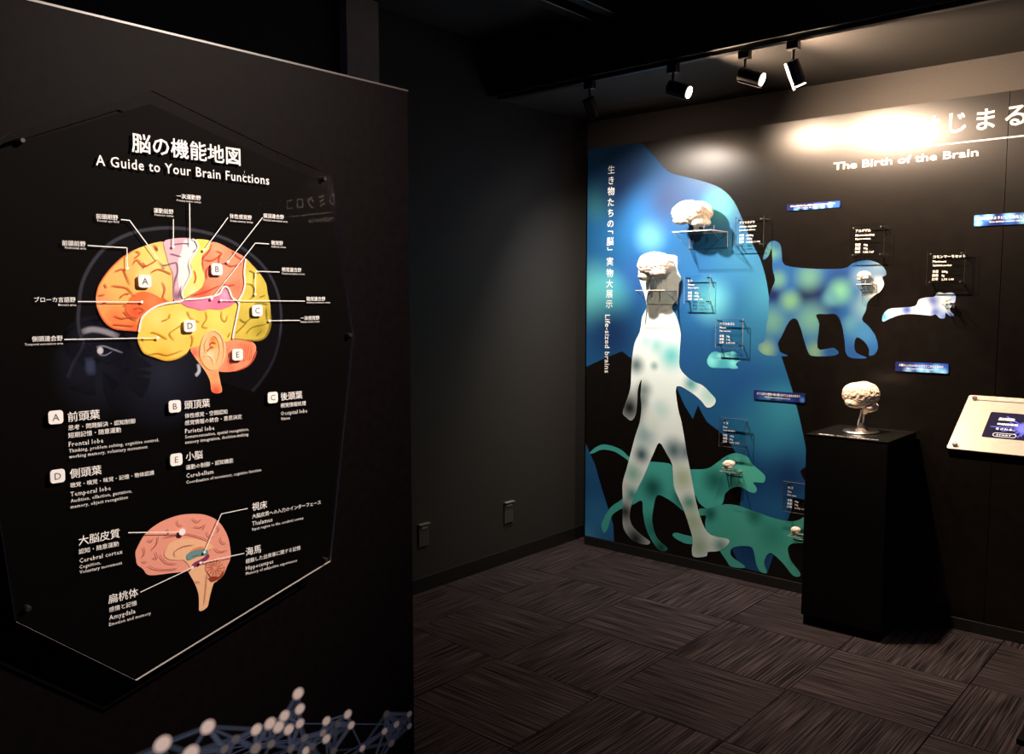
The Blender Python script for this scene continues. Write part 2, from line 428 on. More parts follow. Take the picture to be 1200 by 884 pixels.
def mpoly(f, pts, o): return flat(Pm, smooth_poly([m2(*f(*p)) for p in pts], 3), o)
ID = lambda x, y: (x, y)
def mb(px, py, r, col):      # an ink patch centred at a place on the mural; r in centimetres
    u, v = m2(px, py); return (Vector((u, 0, v)), r / 100.0, col)
DB = (0.012, 0.075, 0.24)
BL = (0.03, 0.19, 0.52); CY_ = (0.10, 0.55, 0.70); NAVY = (0.006, 0.02, 0.07); LB = (0.13, 0.42, 0.85)
ele_m = blobs('elephant_ink', (0.016, 0.125, 0.33), [
    mb(700, 235, 17, (0.05, 0.26, 0.33)), mb(735, 192, 44, (0.010, 0.045, 0.12)), mb(728, 215, 30, NAVY), mb(760, 260, 28, BL),
    mb(762, 278, 14, LB), mb(783, 235, 24, (0.035, 0.07, 0.18)), mb(740, 330, 22, (0.03, 0.13, 0.42)), mb(715, 350, 20, CY_), mb(692, 345, 26, (0.14, 0.62, 0.66)),
    mb(718, 390, 32, (0.008, 0.035, 0.13)), mb(845, 240, 16, (0.12, 0.52, 0.60)), mb(830, 345, 34, BL), mb(835, 352, 17, (0.16, 0.66, 0.80)),
    mb(870, 300, 26, (0.05, 0.28, 0.55)), mb(890, 380, 30, (0.03, 0.20, 0.40)), mb(905, 340, 22, (0.06, 0.34, 0.56)),
    mb(800, 420, 22, (0.02, 0.12, 0.36)), mb(870, 450, 24, (0.015, 0.10, 0.33)), mb(905, 500, 30, (0.03, 0.24, 0.42)),
    mb(920, 480, 18, (0.04, 0.30, 0.46)), mb(880, 560, 20, (0.008, 0.055, 0.20)), mb(925, 560, 20, (0.007, 0.045, 0.16)),
    mb(880, 640, 26, (0.006, 0.05, 0.18)), mb(700, 610, 24, (0.04, 0.24, 0.55)), mb(694, 550, 20, (0.02, 0.13, 0.33)), mb(688, 628, 12, (0.07, 0.36, 0.62))], gain=0.72)
E1 = [(688, 177), (720, 171), (751, 168.5), (768, 184), (783, 201), (802, 207), (825, 213), (845, 221), (860, 236), (872, 262), (882, 286), (891, 304), (898, 328),
      (903, 360), (912, 405), (923, 440), (930, 463), (939, 499), (945, 530), (946, 545), (938, 553), (946, 568), (948, 592), (932, 584), (925, 605), (910, 640),
      (899, 673), (868, 665), (856, 640), (866, 600), (869, 575), (871, 558), (866, 545), (863, 532), (854, 517), (842, 505), (829, 495), (824, 487), (818, 475),
      (812, 491), (802, 475), (793, 454), (780, 440), (760, 430), (741, 421), (729, 412), (713, 418), (688, 430)]
u0 = -2.999
pts = [m2(*p) for p in E1[:3]] + smooth_poly([m2(*p) for p in E1[3:22]], 3, closed=False) + [m2(*p) for p in E1[22:]]; pts[0] = (u0, ZMT - 0.001); pts[-1] = (u0, pts[-1][1])
pts[1] = (pts[1][0], ZMT - 0.001); pts[2] = (pts[2][0], ZMT - 0.001)
el = obj('elephant_silhouette', flat(Pm, pts, 0.0006), ele_m, mu); el['label'] = 'blue elephant silhouette filling the left of the mural'
c5 = crop(680, 480, 4.018)
pts = [m2(*c5(*p)) for p in [(30, 160), (70, 260), (110, 400), (140, 490), (155, 540), (160, 620), (30, 595)]]
pts[0] = (u0, pts[0][1]); pts[-1] = (u0, 0.054); pts[-2] = (pts[-2][0], 0.054)
obj('elephant_trunk_silhouette', flat(Pm, pts, 0.0006), ele_m, mu)
# dog, cat
G1 = (0.06, 0.43, 0.38); G2 = (0.010, 0.11, 0.10); G3 = (0.08, 0.48, 0.38)
dog_m = blobs('dog_ink', G1, [mb(765, 572, 11, G2), mb(838, 563, 12, (0.012, 0.14, 0.12)), mb(800, 585, 10, G2), mb(720, 530, 16, (0.05, 0.40, 0.36)), mb(745, 545, 12, G3),
                              mb(765, 620, 12, (0.02, 0.2, 0.18)), mb(880, 560, 14, G3), mb(800, 560, 10, (0.02, 0.26, 0.30)), mb(775, 642, 8, (0.01, 0.06, 0.06))])
cat_m = blobs('cat_ink', (0.06, 0.38, 0.33), [mb(833, 603, 7, (0.010, 0.11, 0.10)), mb(885, 605, 8, (0.015, 0.15, 0.12)), mb(925, 630, 12, (0.05, 0.40, 0.32)), mb(850, 620, 12, (0.05, 0.38, 0.30)), mb(905, 625, 14, (0.03, 0.26, 0.22))])
DOG = [(45, 205), (70, 180), (110, 165), (160, 175), (200, 195), (245, 232), (330, 245), (420, 255), (440, 278), (530, 282), (600, 278), (645, 250), (690, 218), (740, 205), (790, 225), (812, 258), (860, 300),
       (872, 320), (862, 345), (815, 343), (832, 372), (822, 393), (790, 385), (755, 365), (712, 372), (682, 400), (672, 440), (640, 470), (600, 470), (560, 440), (535, 400), (500, 480), (440, 440), (400, 415), (362, 405), (345, 465), (340, 530),
       (362, 605), (412, 655), (380, 667), (345, 630), (310, 560), (295, 480), (290, 430), (245, 450), (190, 470), (150, 500), (130, 560), (113, 582), (100, 550), (110, 515), (145, 460), (200, 420), (230, 370), (240, 300),
       (232, 250), (190, 215), (150, 195), (100, 190), (60, 207)]
obj('dog_silhouette', mpoly(c5, DOG, 0.0012), dog_m, mu)['label'] = 'green walking dog silhouette'
obj('dog_silhouette', mpoly(c5, [(435, 592), (450, 580), (490, 590), (530, 600), (560, 615), (545, 632), (500, 632), (455, 612)], 0.0012), dog_m, mu)
CAT = [(560, 470), (600, 465), (680, 447), (740, 452), (800, 472), (850, 490), (900, 508), (950, 521), (1000, 527), (1035, 518), (1058, 508), (1064, 560), (1066, 622), (1000, 632), (978, 655), (992, 710), (1035, 768), (1030, 787),
       (1000, 780), (960, 730), (910, 682), (885, 680), (866, 720), (880, 768), (850, 765), (830, 730), (820, 680), (800, 645), (720, 650), (712, 690), (773, 735), (765, 747), (710, 740), (688, 710), (660, 670), (640, 630), (600, 590), (588, 540), (592, 500), (560, 500)]
obj('cat_silhouette', mpoly(c5, CAT, 0.0018), cat_m, mu)['label'] = 'green cat silhouette'
obj('black_print', mpoly(c5, [(565, 505), (585, 503), (582, 550), (562, 530)], 0.0015), M['mural'], mu)
# human
W1 = (0.62, 0.80, 0.78)
hum_m = blobs('human_ink', (0.80, 0.95, 0.96), [
    mb(787, 417, 12, (0.16, 0.62, 0.66)), mb(770, 405, 8, (0.36, 0.70, 0.74)), mb(757, 400, 6, (0.5, 0.8, 0.82)), mb(746, 428, 8, (0.12, 0.2, 0.21)), mb(767, 429, 4, (0.3, 0.5, 0.5)), mb(755, 457, 8, (0.22, 0.32, 0.33)), mb(775, 480, 9, (0.55, 0.80, 0.80)), mb(738, 478, 17, (0.01, 0.012, 0.013)), mb(752, 470, 7, (0.2, 0.27, 0.27)),
    mb(810, 450, 7, (0.10, 0.40, 0.44)), mb(832, 462, 9, (0.42, 0.72, 0.70)), mb(755, 510, 12, (0.34, 0.52, 0.56)), mb(752, 533, 8, (0.05, 0.12, 0.15)), mb(790, 528, 11, (0.10, 0.18, 0.22)), mb(805, 530, 8, (0.16, 0.25, 0.30)),
    mb(742, 555, 10, (0.30, 0.58, 0.50)), mb(733, 570, 5, (0.7, 0.74, 0.7)), mb(741, 580, 8, (0.07, 0.34, 0.30)), mb(733, 600, 12, (0.03, 0.04, 0.04)), mb(745, 632, 18, (0.02, 0.022, 0.025)),
    mb(800, 560, 12, (0.46, 0.60, 0.42)), mb(808, 590, 8, (0.08, 0.32, 0.28)), mb(812, 612, 14, (0.40, 0.56, 0.40)), mb(820, 640, 12, (0.36, 0.52, 0.42)), mb(845, 640, 8, (0.16, 0.36, 0.33)),
    mb(765, 495, 8, (0.72, 0.86, 0.82)), mb(775, 560, 6, (0.3, 0.5, 0.4))])
HUM = [(758, 300), (790, 299), (794, 306), (794.3, 316), (798.5, 327), (796, 332), (795.5, 340), (794, 351), (789, 357), (788, 362), (792, 369), (796, 381), (798, 392), (797, 412), (797, 431), (806, 442), (815, 448), (824, 452), (835, 463), (839, 469), (837, 475),
       (829, 478), (822, 470), (810, 460), (793, 453), (795, 479), (799, 495), (802, 512), (805, 530), (808, 546), (812, 567), (816, 588), (823, 612), (833, 627), (854, 632), (852, 640), (842, 646), (830, 647), (828, 652),
       (814, 653), (811, 646), (812, 632), (807, 614), (802, 599), (796, 585), (790, 570), (788, 545), (781, 531), (773, 519), (767, 530), (762, 541), (755, 558), (746, 576), (739, 597), (740, 614), (752, 627), (762, 635), (757, 638.5), (741, 633), (731, 619), (730, 602),
       (730, 582), (730, 566), (735, 548), (741, 525), (745, 510), (750, 495), (752, 478), (751, 463), (752, 445), (748, 456), (747, 472), (745, 487), (740, 493), (735, 490), (730, 484), (734, 471), (739, 455), (740, 438), (741, 421), (744, 402), (750, 389), (753, 371), (758, 360), (755, 344), (749, 325), (749, 308)]
obj('human_silhouette', flat(Pm, smooth_poly([m2(*p) for p in HUM], 3), 0.0026), hum_m, mu)['label'] = 'white walking human silhouette'
# monkey, marmoset, mouse
c6 = crop(880, 240, 4.419)
B1 = (0.035, 0.22, 0.68); GR = (0.22, 0.62, 0.55)
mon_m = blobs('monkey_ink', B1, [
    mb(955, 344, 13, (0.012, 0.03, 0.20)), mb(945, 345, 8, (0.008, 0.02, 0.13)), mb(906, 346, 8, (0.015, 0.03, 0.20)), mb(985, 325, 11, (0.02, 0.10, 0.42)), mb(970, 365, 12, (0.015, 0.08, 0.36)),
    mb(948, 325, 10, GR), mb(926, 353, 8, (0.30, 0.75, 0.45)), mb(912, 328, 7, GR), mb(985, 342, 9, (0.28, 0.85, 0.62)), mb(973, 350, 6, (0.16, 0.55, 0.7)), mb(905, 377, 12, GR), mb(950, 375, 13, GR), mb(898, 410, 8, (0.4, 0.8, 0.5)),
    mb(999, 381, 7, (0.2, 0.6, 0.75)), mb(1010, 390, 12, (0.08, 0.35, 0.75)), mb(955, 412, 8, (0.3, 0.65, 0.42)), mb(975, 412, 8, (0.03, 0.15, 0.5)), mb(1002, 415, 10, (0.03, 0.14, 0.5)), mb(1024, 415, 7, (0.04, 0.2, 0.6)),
    mb(905, 295, 7, (0.2, 0.62, 0.5)), mb(912, 285, 6, (0.04, 0.22, 0.5)), mb(1030, 338, 9, (0.85, 0.95, 0.95)), mb(1025, 345, 9, (0.8, 0.95, 0.95)), mb(1012, 360, 9, (0.3, 0.65, 0.85)), mb(1010, 325, 8, (0.3, 0.6, 0.9)), mb(1030, 312, 8, (0.35, 0.6, 0.85)), mb(1030, 338, 7, (1.9, 2.0, 2.0))], gain=0.40)  # face patches: pale print, made whiter for part of the lamp's bright spot
MON = [(62, 280), (85, 210), (115, 187), (150, 203), (160, 250), (165, 298), (200, 320), (330, 332), (480, 330), (530, 302), (600, 287), (660, 302), (695, 335), (700, 365), (681, 375), (690, 412), (670, 450), (640, 470), (605, 505), (595, 550), (576, 595), (610, 630), (645, 680), (658, 740), (640, 775),
       (612, 781), (612, 750), (590, 712), (550, 687), (536, 720), (545, 765), (600, 792), (560, 797), (510, 790), (490, 760), (485, 700), (470, 620), (443, 570), (390, 567), (338, 571), (354, 620), (345, 742), (400, 745), (430, 742), (455, 768), (420, 783), (330, 785), (300, 770), (275, 700), (258, 640), (235, 592), (200, 603),
       (160, 680), (140, 722), (152, 762), (192, 783), (130, 785), (70, 777), (38, 750), (42, 722), (72, 703), (78, 640), (92, 560), (93, 490), (106, 440), (125, 390), (112, 335), (112, 290), (106, 226), (98, 252), (80, 278)]
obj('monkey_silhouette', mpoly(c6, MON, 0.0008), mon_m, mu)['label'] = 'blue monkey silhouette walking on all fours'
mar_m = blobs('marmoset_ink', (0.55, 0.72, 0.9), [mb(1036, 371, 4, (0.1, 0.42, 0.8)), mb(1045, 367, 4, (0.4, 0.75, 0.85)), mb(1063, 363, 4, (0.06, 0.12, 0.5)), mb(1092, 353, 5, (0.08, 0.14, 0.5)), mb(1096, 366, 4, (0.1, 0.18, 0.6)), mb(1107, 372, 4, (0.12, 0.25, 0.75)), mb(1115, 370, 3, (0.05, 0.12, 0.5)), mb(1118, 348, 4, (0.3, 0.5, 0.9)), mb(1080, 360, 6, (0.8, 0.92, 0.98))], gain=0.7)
MAR = [(680, 600), (685, 570), (715, 540), (780, 533), (850, 525), (870, 492), (910, 480), (950, 477), (965, 456), (985, 455), (1000, 460), (1040, 455), (1060, 470), (1058, 500), (1045, 520), (1030, 545), (1052, 572), (1030, 577), (1008, 560), (1005, 586), (980, 588), (955, 568), (930, 575), (850, 567), (780, 570), (720, 590), (690, 605)]
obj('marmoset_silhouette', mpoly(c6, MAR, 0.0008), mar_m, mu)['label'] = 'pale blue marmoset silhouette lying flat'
cM = crop(820, 360, 11.05)
mou_m = blobs('mouse_ink', (0.06, 0.38, 0.48), [mb(834, 423, 6, (0.2, 0.75, 0.78)), mb(843.5, 417.5, 3, (0.22, 0.72, 0.75)), mb(852, 417.5, 3, (0.22, 0.72, 0.75)), mb(860, 425, 5, (0.18, 0.7, 0.75)), mb(865, 418, 4, (0.02, 0.12, 0.3)), mb(858, 413, 3, (0.15, 0.6, 0.65))])
MOU = [(95, 700), (110, 650), (150, 595), (210, 575), (265, 592), (330, 592), (380, 580), (430, 575), (480, 595), (525, 650), (530, 690), (490, 715), (468, 745), (500, 790), (430, 800), (380, 790), (300, 790), (160, 785), (110, 750)]
obj('mouse_silhouette', mpoly(cM, MOU, 0.0012), mou_m, mu)['label'] = 'small cyan rounded animal silhouette below its label plate'
# vertical caption
bm = nb()
for ch, y, x in zip('生き物たちの﹁脳﹂実物大展示', (198.7, 211.5, 224, 237, 249.6, 262.4, 272.5, 283, 291.5, 306.6, 320, 332.6, 344.6, 356.7), [716.6 - 0.19 * k for k in range(14)]):
    u, v = m2(x, y)
    put(bm, Pm, ch, u, v, em=0.050, o=0.0016, bold=0.003, center=True)
ua, va = m2(711.5, 369); ub, vb = m2(710.5, 437)
vs_, _ = glyphs('Life-sized brains')
put(bm, Pm, 'Life-sized brains', ua - 0.012, va, wd=va - vb, o=0.0016, bold=0.008, rot=-90, spacing=1.08)
obj('lettering', bm, M['white'], mu)['label'] = 'vertical white caption'
# title at the top right of this mural field
bm = nb()
u0_, v0_ = m2(1056, 167); u1_, v1_ = m2(1108, 165)
xa = m2(1145, 150)[0]; ch_w = 0.105
for ch, (px, py) in zip('はじまる', ((1089, 155), (1122, 150), (1155, 145), (1190, 139.5))):
    u, v = m2(px, py); put(bm, Pm, ch, u, 2.200, em=0.098, o=0.001, bold=0.014, center=True)
obj('lettering', bm, M['white'], mu)['label'] = 'white mural title at the top, partly lost in glare'
obj('title_rule', mkbox((-1.30, YM - 0.0012, 2.112), (-0.10, YM - 0.0004, 2.118)), M['white'], mu)
bm = nb()
put(bm, Pm, 'The Birth of the Brain', m2(977, 200)[0], 2.052, wd=m2(1146, 186)[0] - m2(977, 200)[0], ht=0.034, o=0.001, bold=0.015)
obj('lettering', bm, M['white'], mu)['label'] = 'white English subtitle under the mural title'
# title of the next field, out of frame; the guide board mirrors it
bm = nb()
for k, ch in enumerate('脳のミクロコスモス'):
    put(bm, Pm, ch, 2.52 + k * 0.140, 2.195, em=0.110, o=0.001, bold=0.006, center=True)
box(bm, (2.40, YM - 0.0012, 2.100), (3.85, YM - 0.0004, 2.106))
put(bm, Pm, 'the Microcosm', 2.66, 2.040, ht=0.036, o=0.001, bold=0.01)
obj('lettering', bm, M['white'], mu)
# blue caption strips
def strip(p00, p10, h_, jp, en, label, bl, xr=None):
    ua, va = m2(*p00); ub, vb = m2(*p10)
    if xr: ub = xr
    wd = ub - ua; vt = (va + vb) / 2
    t = empty('caption_strip', (ua + wd / 2, YM, vt - h_), label, 'caption strip', 'blue caption strips on the mural')
    s = 1.0
    m = blobs('caption_strip_ink', (0.012, 0.02, 0.12), [(Vector((ua + wd * a, 0, vt - h_ * b)), r, c) for a, b, r, c in bl], rough=0.25)
    obj('panel', flat(Pm, rrect(ua + wd / 2, vt - h_ / 2, wd, h_, 0.004, 3), 0.006, 0.0055), m, t)
    bm = nb()
    put(bm, Pm, jp, ua + wd * 0.07, vt - h_ * 0.47, wd=wd * 0.84, ht=h_ * 0.27, o=0.0068, bold=0.02, res=1)
    put(bm, Pm, en, ua + wd * 0.22, vt - h_ * 0.74, wd=wd * 0.5, ht=h_ * 0.13, o=0.0068, bold=0.02, res=1)
    obj('lettering', bm, M['white'], t)
CB = (0.25, 0.65, 1.0); MBl = (0.03, 0.12, 0.6)
strip((923, 240), (985, 235.5), 0.030, '最大の脳を持つ陸上動物の脳はどれくらいの大きさ', 'How big is the largest brain', 'blue caption strip under the glare, left of the monkey label plate',
      [(0.9, 0.5, 0.06, MBl), (0.6, 0.9, 0.05, MBl), (0.18, 0.9, 0.02, (0.1, 0.4, 0.9)), (0.55, 0.75, 0.02, CB), (0.68, 0.7, 0.018, CB), (0.82, 0.55, 0.02, CB), (0.36, 0.95, 0.02, (0.1, 0.35, 0.8))])
strip((1050, 423.5), (1112, 427), 0.042, '人間らしい心のはたらきはどこからくるのか', 'Where does the human mind come', 'blue caption strip below the marmoset silhouette',
      [(0.85, 0.5, 0.07, MBl), (0.5, 0.7, 0.06, MBl), (0.25, 0.95, 0.03, (0.2, 0.45, 0.8)), (0.5, 0.75, 0.03, CB), (0.78, 0.6, 0.03, CB), (0.9, 0.95, 0.03, CB), (0.62, 0.9, 0.02, CB)])
strip((884, 456.5), (944, 462), 0.046, 'ヒトとほかの動物の脳の違いはどこにあるのだろう', 'What is the difference between human and animals', 'dark blue caption strip crossing the edge of the elephant silhouette',
      [(0.2, 0.8, 0.05, (0.03, 0.1, 0.3)), (0.3, 0.7, 0.02, (0.12, 0.3, 0.5)), (0.5, 0.6, 0.03, (0.05, 0.16, 0.4)), (0.95, 0.7, 0.02, (0.06, 0.2, 0.5)), (0.7, 0.9, 0.04, (0.02, 0.05, 0.25))])
strip((1142, 253), (1200, 248.5), 0.047, '脳はどのようにして進化してきたのか', 'How did brain evolution take place', 'bright blue caption strip at the right edge, above the console',
      [(0.1, 0.4, 0.05, (0.05, 0.2, 0.8)), (0.06, 0.75, 0.025, CB), (0.04, 0.3, 0.02, CB), (0.2, 0.1, 0.03, CB), (0.5, 0.3, 0.05, (0.05, 0.2, 0.8)), (0.48, 0.2, 0.03, CB), (0.7, 0.6, 0.04, CB), (0.9, 0.3, 0.04, (0.15, 0.5, 0.95))], xr=-0.70)

# ---------------------------------------------------------------- acrylic label plates
def clear_box(a, b, thin):
    """slab whose two big faces are clear (slot 0) and whose rim is slot 1"""
    bm = nb(); fs = box(bm, a, b)
    for f_ in fs:
        f_.normal_update(); f_.material_index = 0 if abs(f_.normal[thin]) > 0.9 else 1
    return bm
def plate(px, py, jp, en, sci, vals, label, rim):
    ua, va = m2(px, py)
    q = onY(px, py, YM - 0.035); ua, va = q.x, q.z
    s = 0.150
    t = empty('label_plate', (ua + s / 2, YM, va - s), label, 'label plate', 'clear acrylic label plates on the mural')
    y1 = YM - 0.030
    obj('acrylic_sheet', clear_box((ua, y1 - 0.006, va - s), (ua + s, y1, va), 1), [M['acr'], rim], t)
    for cx_, cz in ((0.014, 0.014), (s - 0.014, 0.014), (0.014, s - 0.014), (s - 0.014, s - 0.014)):
        bm = nb(); tube(bm, [(ua + cx_, YM, va - cz), (ua + cx_, y1 - 0.010, va - cz)], 0.0036, 10)
        obj('standoff', bm, M['lampblk'] if rim is M['rim'] else M['steel'], t)
    bm = nb(); P = lambda u, v, o=0: Vector((u, y1 - 0.0068 - o, v))
    x = ua + 0.024
    put(bm, P, jp, x, va - 0.034, ht=0.0125, o=0, bold=0.02, res=1)
    put(bm, P, en, x, va - 0.052, em=0.0135, o=0, bold=0.022, res=1)
    put(bm, P, sci, x, va - 0.068, em=0.011, o=0, bold=0.02, res=1)
    for k, (a, b) in enumerate(vals):
        put(bm, P, a, x, va - 0.096 - 0.0165 * k, em=0.0125, o=0, bold=0.02, res=1)
        put(bm, P, b, x + 0.038, va - 0.096 - 0.0165 * k, em=0.0125, o=0, bold=0.02, res=1)
    obj('lettering', bm, M['white'], t)
K = ('体重', '脳重', '比率')
plate(862, 255, 'アフリカゾウ', 'African elephant', 'Loxodonta africana', [(K[0], '5000kg'), (K[1], '4200g'), (K[2], '0.084% 1:1190')], 'clear label plate beside the elephant brain, half over blue and half over black', M['darkrim'])
plate(802, 323, 'ヒト', 'Human', 'Homo sapiens', [(K[0], '65kg'), (K[1], '1400g'), (K[2], '2.2% 1:46')], 'clear label plate right of the human brain and head', M['rim'])
plate(839, 373, 'ハツカネズミ', 'Mouse', 'Mus musculus', [(K[0], '20g'), (K[1], '0.4g'), (K[2], '2.0% 1:50')], 'clear label plate above the small cyan silhouette', M['rim'])
plate(997, 264, 'アカゲザル', 'Rhesus monkey', 'Macaca mulatta', [(K[0], '6kg'), (K[1], '90g'), (K[2], '1.5% 1:67')], 'clear label plate above the monkey silhouette head', M['darkrim'])
plate(1087, 294, 'コモンマーモセット', 'Marmoset', 'Callithrix jacchus', [(K[0], '350g'), (K[1], '8g'), (K[2], '2.3% 1:44')], 'clear label plate above the marmoset silhouette', M['darkrim'])
plate(843, 489, 'イヌ', 'Dog', 'Canis familiaris', [(K[0], '20kg'), (K[1], '80g'), (K[2], '0.4% 1:250')], 'clear label plate above the dog silhouette head', M['darkrim'])
plate(918, 564, 'ネコ', 'Cat', 'Felis catus', [(K[0], '4kg'), (K[1], '30g'), (K[2], '0.75% 1:133')], 'clear label plate partly behind the black pedestal, above the cat', M['darkrim'])

# ---------------------------------------------------------------- brains
def fold(p, fr, seed):
    q = p * fr + Vector((seed * 3.1, seed * 1.7, -seed))
    wv = Vector((noise.noise(q * 0.6), noise.noise(q * 0.6 + Vector((9, 2, 5))), noise.noise(q * 0.6 + Vector((3, 8, 1))))) * 1.3
    n = abs(noise.noise(q + wv))
    return min(1.0, n / 0.16)
def lobe(bm, c, r, ang, amp, fr, seed, sub=4):
    """one folded ellipsoid"""
    tmp = nb(); bmesh.ops.create_icosphere(tmp, subdivisions=sub, radius=1.0)
    R = Matrix.Rotation(ang, 3, 'Z'); idx = {}
    for v in tmp.verts:
        p = v.co.copy(); d = fold(p, fr, seed)
        low = 1.0 + 0.05 * noise.noise(p * 2.1 + Vector((seed, 0, 0)))
        p = Vector((p.x * r[0], p.y * r[1], p.z * r[2])) * (low - amp * (1 - d) ** 1.5)
        idx[v.index] = bm.verts.new(Vector(c) + R @ p)
    for f_ in tmp.faces: bm.faces.new([idx[v.index] for v in f_.verts])
    tmp.free()
def brain(loc, s, ang, label, m, seed, fr=3.4, sub=5, small=False, tall=1.0):
    """loc = underside, s = length; the front points along +x before turning by ang"""
    t = empty('brain_specimen', loc, label, 'brain', None)
    R = Matrix.Rotation(ang, 3, 'Z')
    def at(x, y, z): return Vector(loc) + R @ Vector((x * s, y * s, z * s * tall))
    amp = 0.15
    for sy in (-1, 1):
        bm = nb()
        lobe(bm, at(0.02, sy * 0.165, 0.46), (0.48 * s, 0.205 * s, 0.30 * s * tall), ang, amp, fr, seed + sy, sub)
        lobe(bm, at(0.10, sy * 0.235, 0.27), (0.27 * s, 0.13 * s, 0.13 * s * tall), ang + sy * 0.12, amp, fr * 0.8, seed + 5 + sy, max(sub - 1, 2))
        o = obj('hemisphere', bm, m, t, smooth=True)
    bm = nb()
    for sy in (-1, 1): lobe(bm, at(-0.27, sy * 0.10, 0.18), (0.17 * s, 0.15 * s, 0.12 * s * tall), ang, 0.08, 2.2, seed + 9, max(sub - 1, 2))
    obj('cerebellum', bm, m, t, smooth=True)
    bm = nb(); tube(bm, [at(-0.02, 0, 0.30), at(-0.10, 0, 0.16), at(-0.13, 0, 0.0)], [0.09 * s, 0.07 * s, 0.05 * s], 14)
    obj('brain_stem', bm, m, t, smooth=True)
    return t
def shelf(xl, xr, z, depth, drop, pin_h, pins, label, pin_spread=0.7, rim=None):
    rim = rim or M['rim']
    t = empty('acrylic_shelf', ((xl + xr) / 2, YM, z - drop), label, 'shelf', 'clear acrylic brain shelves on the mural')
    th = 0.0042 if xr - xl > 0.1 else 0.003; y0 = YM - 0.002
    obj('shelf_plate', clear_box((xl, y0 - depth, z - th), (xr, y0, z), 2), [M['acr'], rim], t)
    obj('back_plate', clear_box((xl, y0 - th, z - drop), (xr, y0, z - th), 1), [M['acr'], rim], t)
    for x in (xl, xr - th):
        bm = nb()
        tri = [(y0, z - th), (y0 - depth * 0.92, z - th), (y0, z - drop)]
        a = [bm.verts.new((x, p[0], p[1])) for p in tri]; b = [bm.verts.new((x + th, p[0], p[1])) for p in tri]
        bm.faces.new(a); bm.faces.new(b[::-1])
        for k in range(3):
            f_ = bm.faces.new((a[k], a[(k + 1) % 3], b[(k + 1) % 3], b[k])); f_.material_index = 1
        bmesh.ops.recalc_face_normals(bm, faces=bm.faces)
        obj('gusset', bm, [M['acr'], rim], t)
    cx_ = (xl + xr) / 2; cy_ = y0 - depth / 2
    for k in range(pins):
        a = 2 * PI * k / pins + 0.6
        px_ = cx_ + math.cos(a) * (xr - xl) * 0.5 * pin_spread; py_ = cy_ + math.sin(a) * depth * 0.4 * pin_spread
        bm = nb(); tube(bm, [(px_, py_, z), (px_, py_, z + pin_h)], 0.0022 if xr - xl > 0.1 else 0.0012, 8)
        obj('support_pin', bm, rim, t)
    for sx in (0.12, 0.88):
        bm = nb(); tube(bm, [(xl + (xr - xl) * sx, y0 - th, z - drop * 0.5), (xl + (xr - xl) * sx, y0 - th - 0.004, z - drop * 0.5)], 0.004 if xr - xl > 0.1 else 0.002, 10)
        obj('screw', bm, M['steel'], t)
    return t
shelf(-2.335, -2.114, 1.795, 0.175, 0.080, 0.030, 4, 'clear acrylic shelf carrying the elephant brain, topmost on the mural')
brain((-2.262, 4.000, 1.802), 0.215, PI * 0.93, 'cream elephant brain on the topmost clear shelf', M['brain'], 3, fr=5.0, tall=0.92)
shelf(-2.582, -2.401, 1.500, 0.130, 0.075, 0.055, 5, 'clear acrylic shelf with tall pins in front of the human silhouette face')
brain((-2.490, 4.012, 1.535), 0.195, 0.35, 'bright white human brain on pins in front of the human silhouette head', M['brain'], 11, fr=3.2, tall=1.12)
def small_site(pxl, pxr, py, drop_px, bw, yb, sl, bl_, seed, ang, pins=3, ph=0.02, rim=None):
    a = onY(pxl, py, YM - 0.02); b = onY(pxr, py, YM - 0.02); d = onY(pxl, py + drop_px, YM - 0.02)
    shelf(a.x, b.x, a.z, 0.07, a.z - d.z, ph, pins, sl, rim=rim)
    brain(((a.x + b.x) / 2 + yb, YM - 0.04, a.z + ph * 0.8), bw, ang, bl_, M['brain'], seed, sub=4)
small_site(1008, 1026, 333, 9, 0.062, -0.012, 'small clear shelf on the face of the monkey silhouette', 'small cream monkey brain on the shelf at the monkey silhouette face', 21, 0.3, 3, 0.014)
small_site(849, 868, 550, 6, 0.066, -0.012, 'small clear shelf on the neck of the dog silhouette', 'small cream dog brain on the shelf at the dog silhouette head', 31, 0.3, 4, 0.004)
small_site(928, 944, 625, 7, 0.048, -0.008, 'small clear shelf on the cat silhouette beside the black pedestal', 'tiny cream cat brain on the shelf beside the black pedestal', 41, 0.3, 3, 0.004)
small_site(1107, 1117, 355, 6, 0.026, 0.0, 'tiny clear shelf on the marmoset silhouette head', 'tiny pale marmoset brain on the shelf at the marmoset silhouette head', 51, 0.3, 3, 0.004, )

# ---------------------------------------------------------------- pedestal
px0, px1, py0, py1, pz = -1.513, -1.166, 3.705, 4.085, 0.862
pd = empty('display_pedestal', ((px0 + px1) / 2, (py0 + py1) / 2, 0), 'tall black box pedestal standing against the mural', 'pedestal')
obj('body', mkbox((px0, py0, 0.045), (px1, py1, pz - 0.006)), M['pedblack'], pd, bevel=0.0015)
obj('plinth', mkbox((px0 + 0.008, py0 + 0.008, 0.0), (px1 - 0.008, py1, 0.045)), M['pedblack'], pd)
obj('top_panel', mkbox((px0 - 0.001, py0 - 0.001, pz - 0.006), (px1 + 0.001, py1, pz)), [M['pedtop']], pd, bevel=0.001)
bm = nb(); Pt = lambda u, v, o=0: Vector((u, v, pz + 0.0005 + o))
put(bm, Pt, '脳模型', px0 + 0.045, py0 + 0.014, ht=0.022, o=0, bold=0.01)
put(bm, Pt, 'さわってみよう  Please touch', px0 + 0.125, py0 + 0.014, wd=0.175, ht=0.018, o=0, bold=0.01)
obj('lettering', bm, M['white'], pd)
bc = onZ(1009, 503, pz); bx, by = bc.x, bc.y
bx, by = -1.345, 3.90
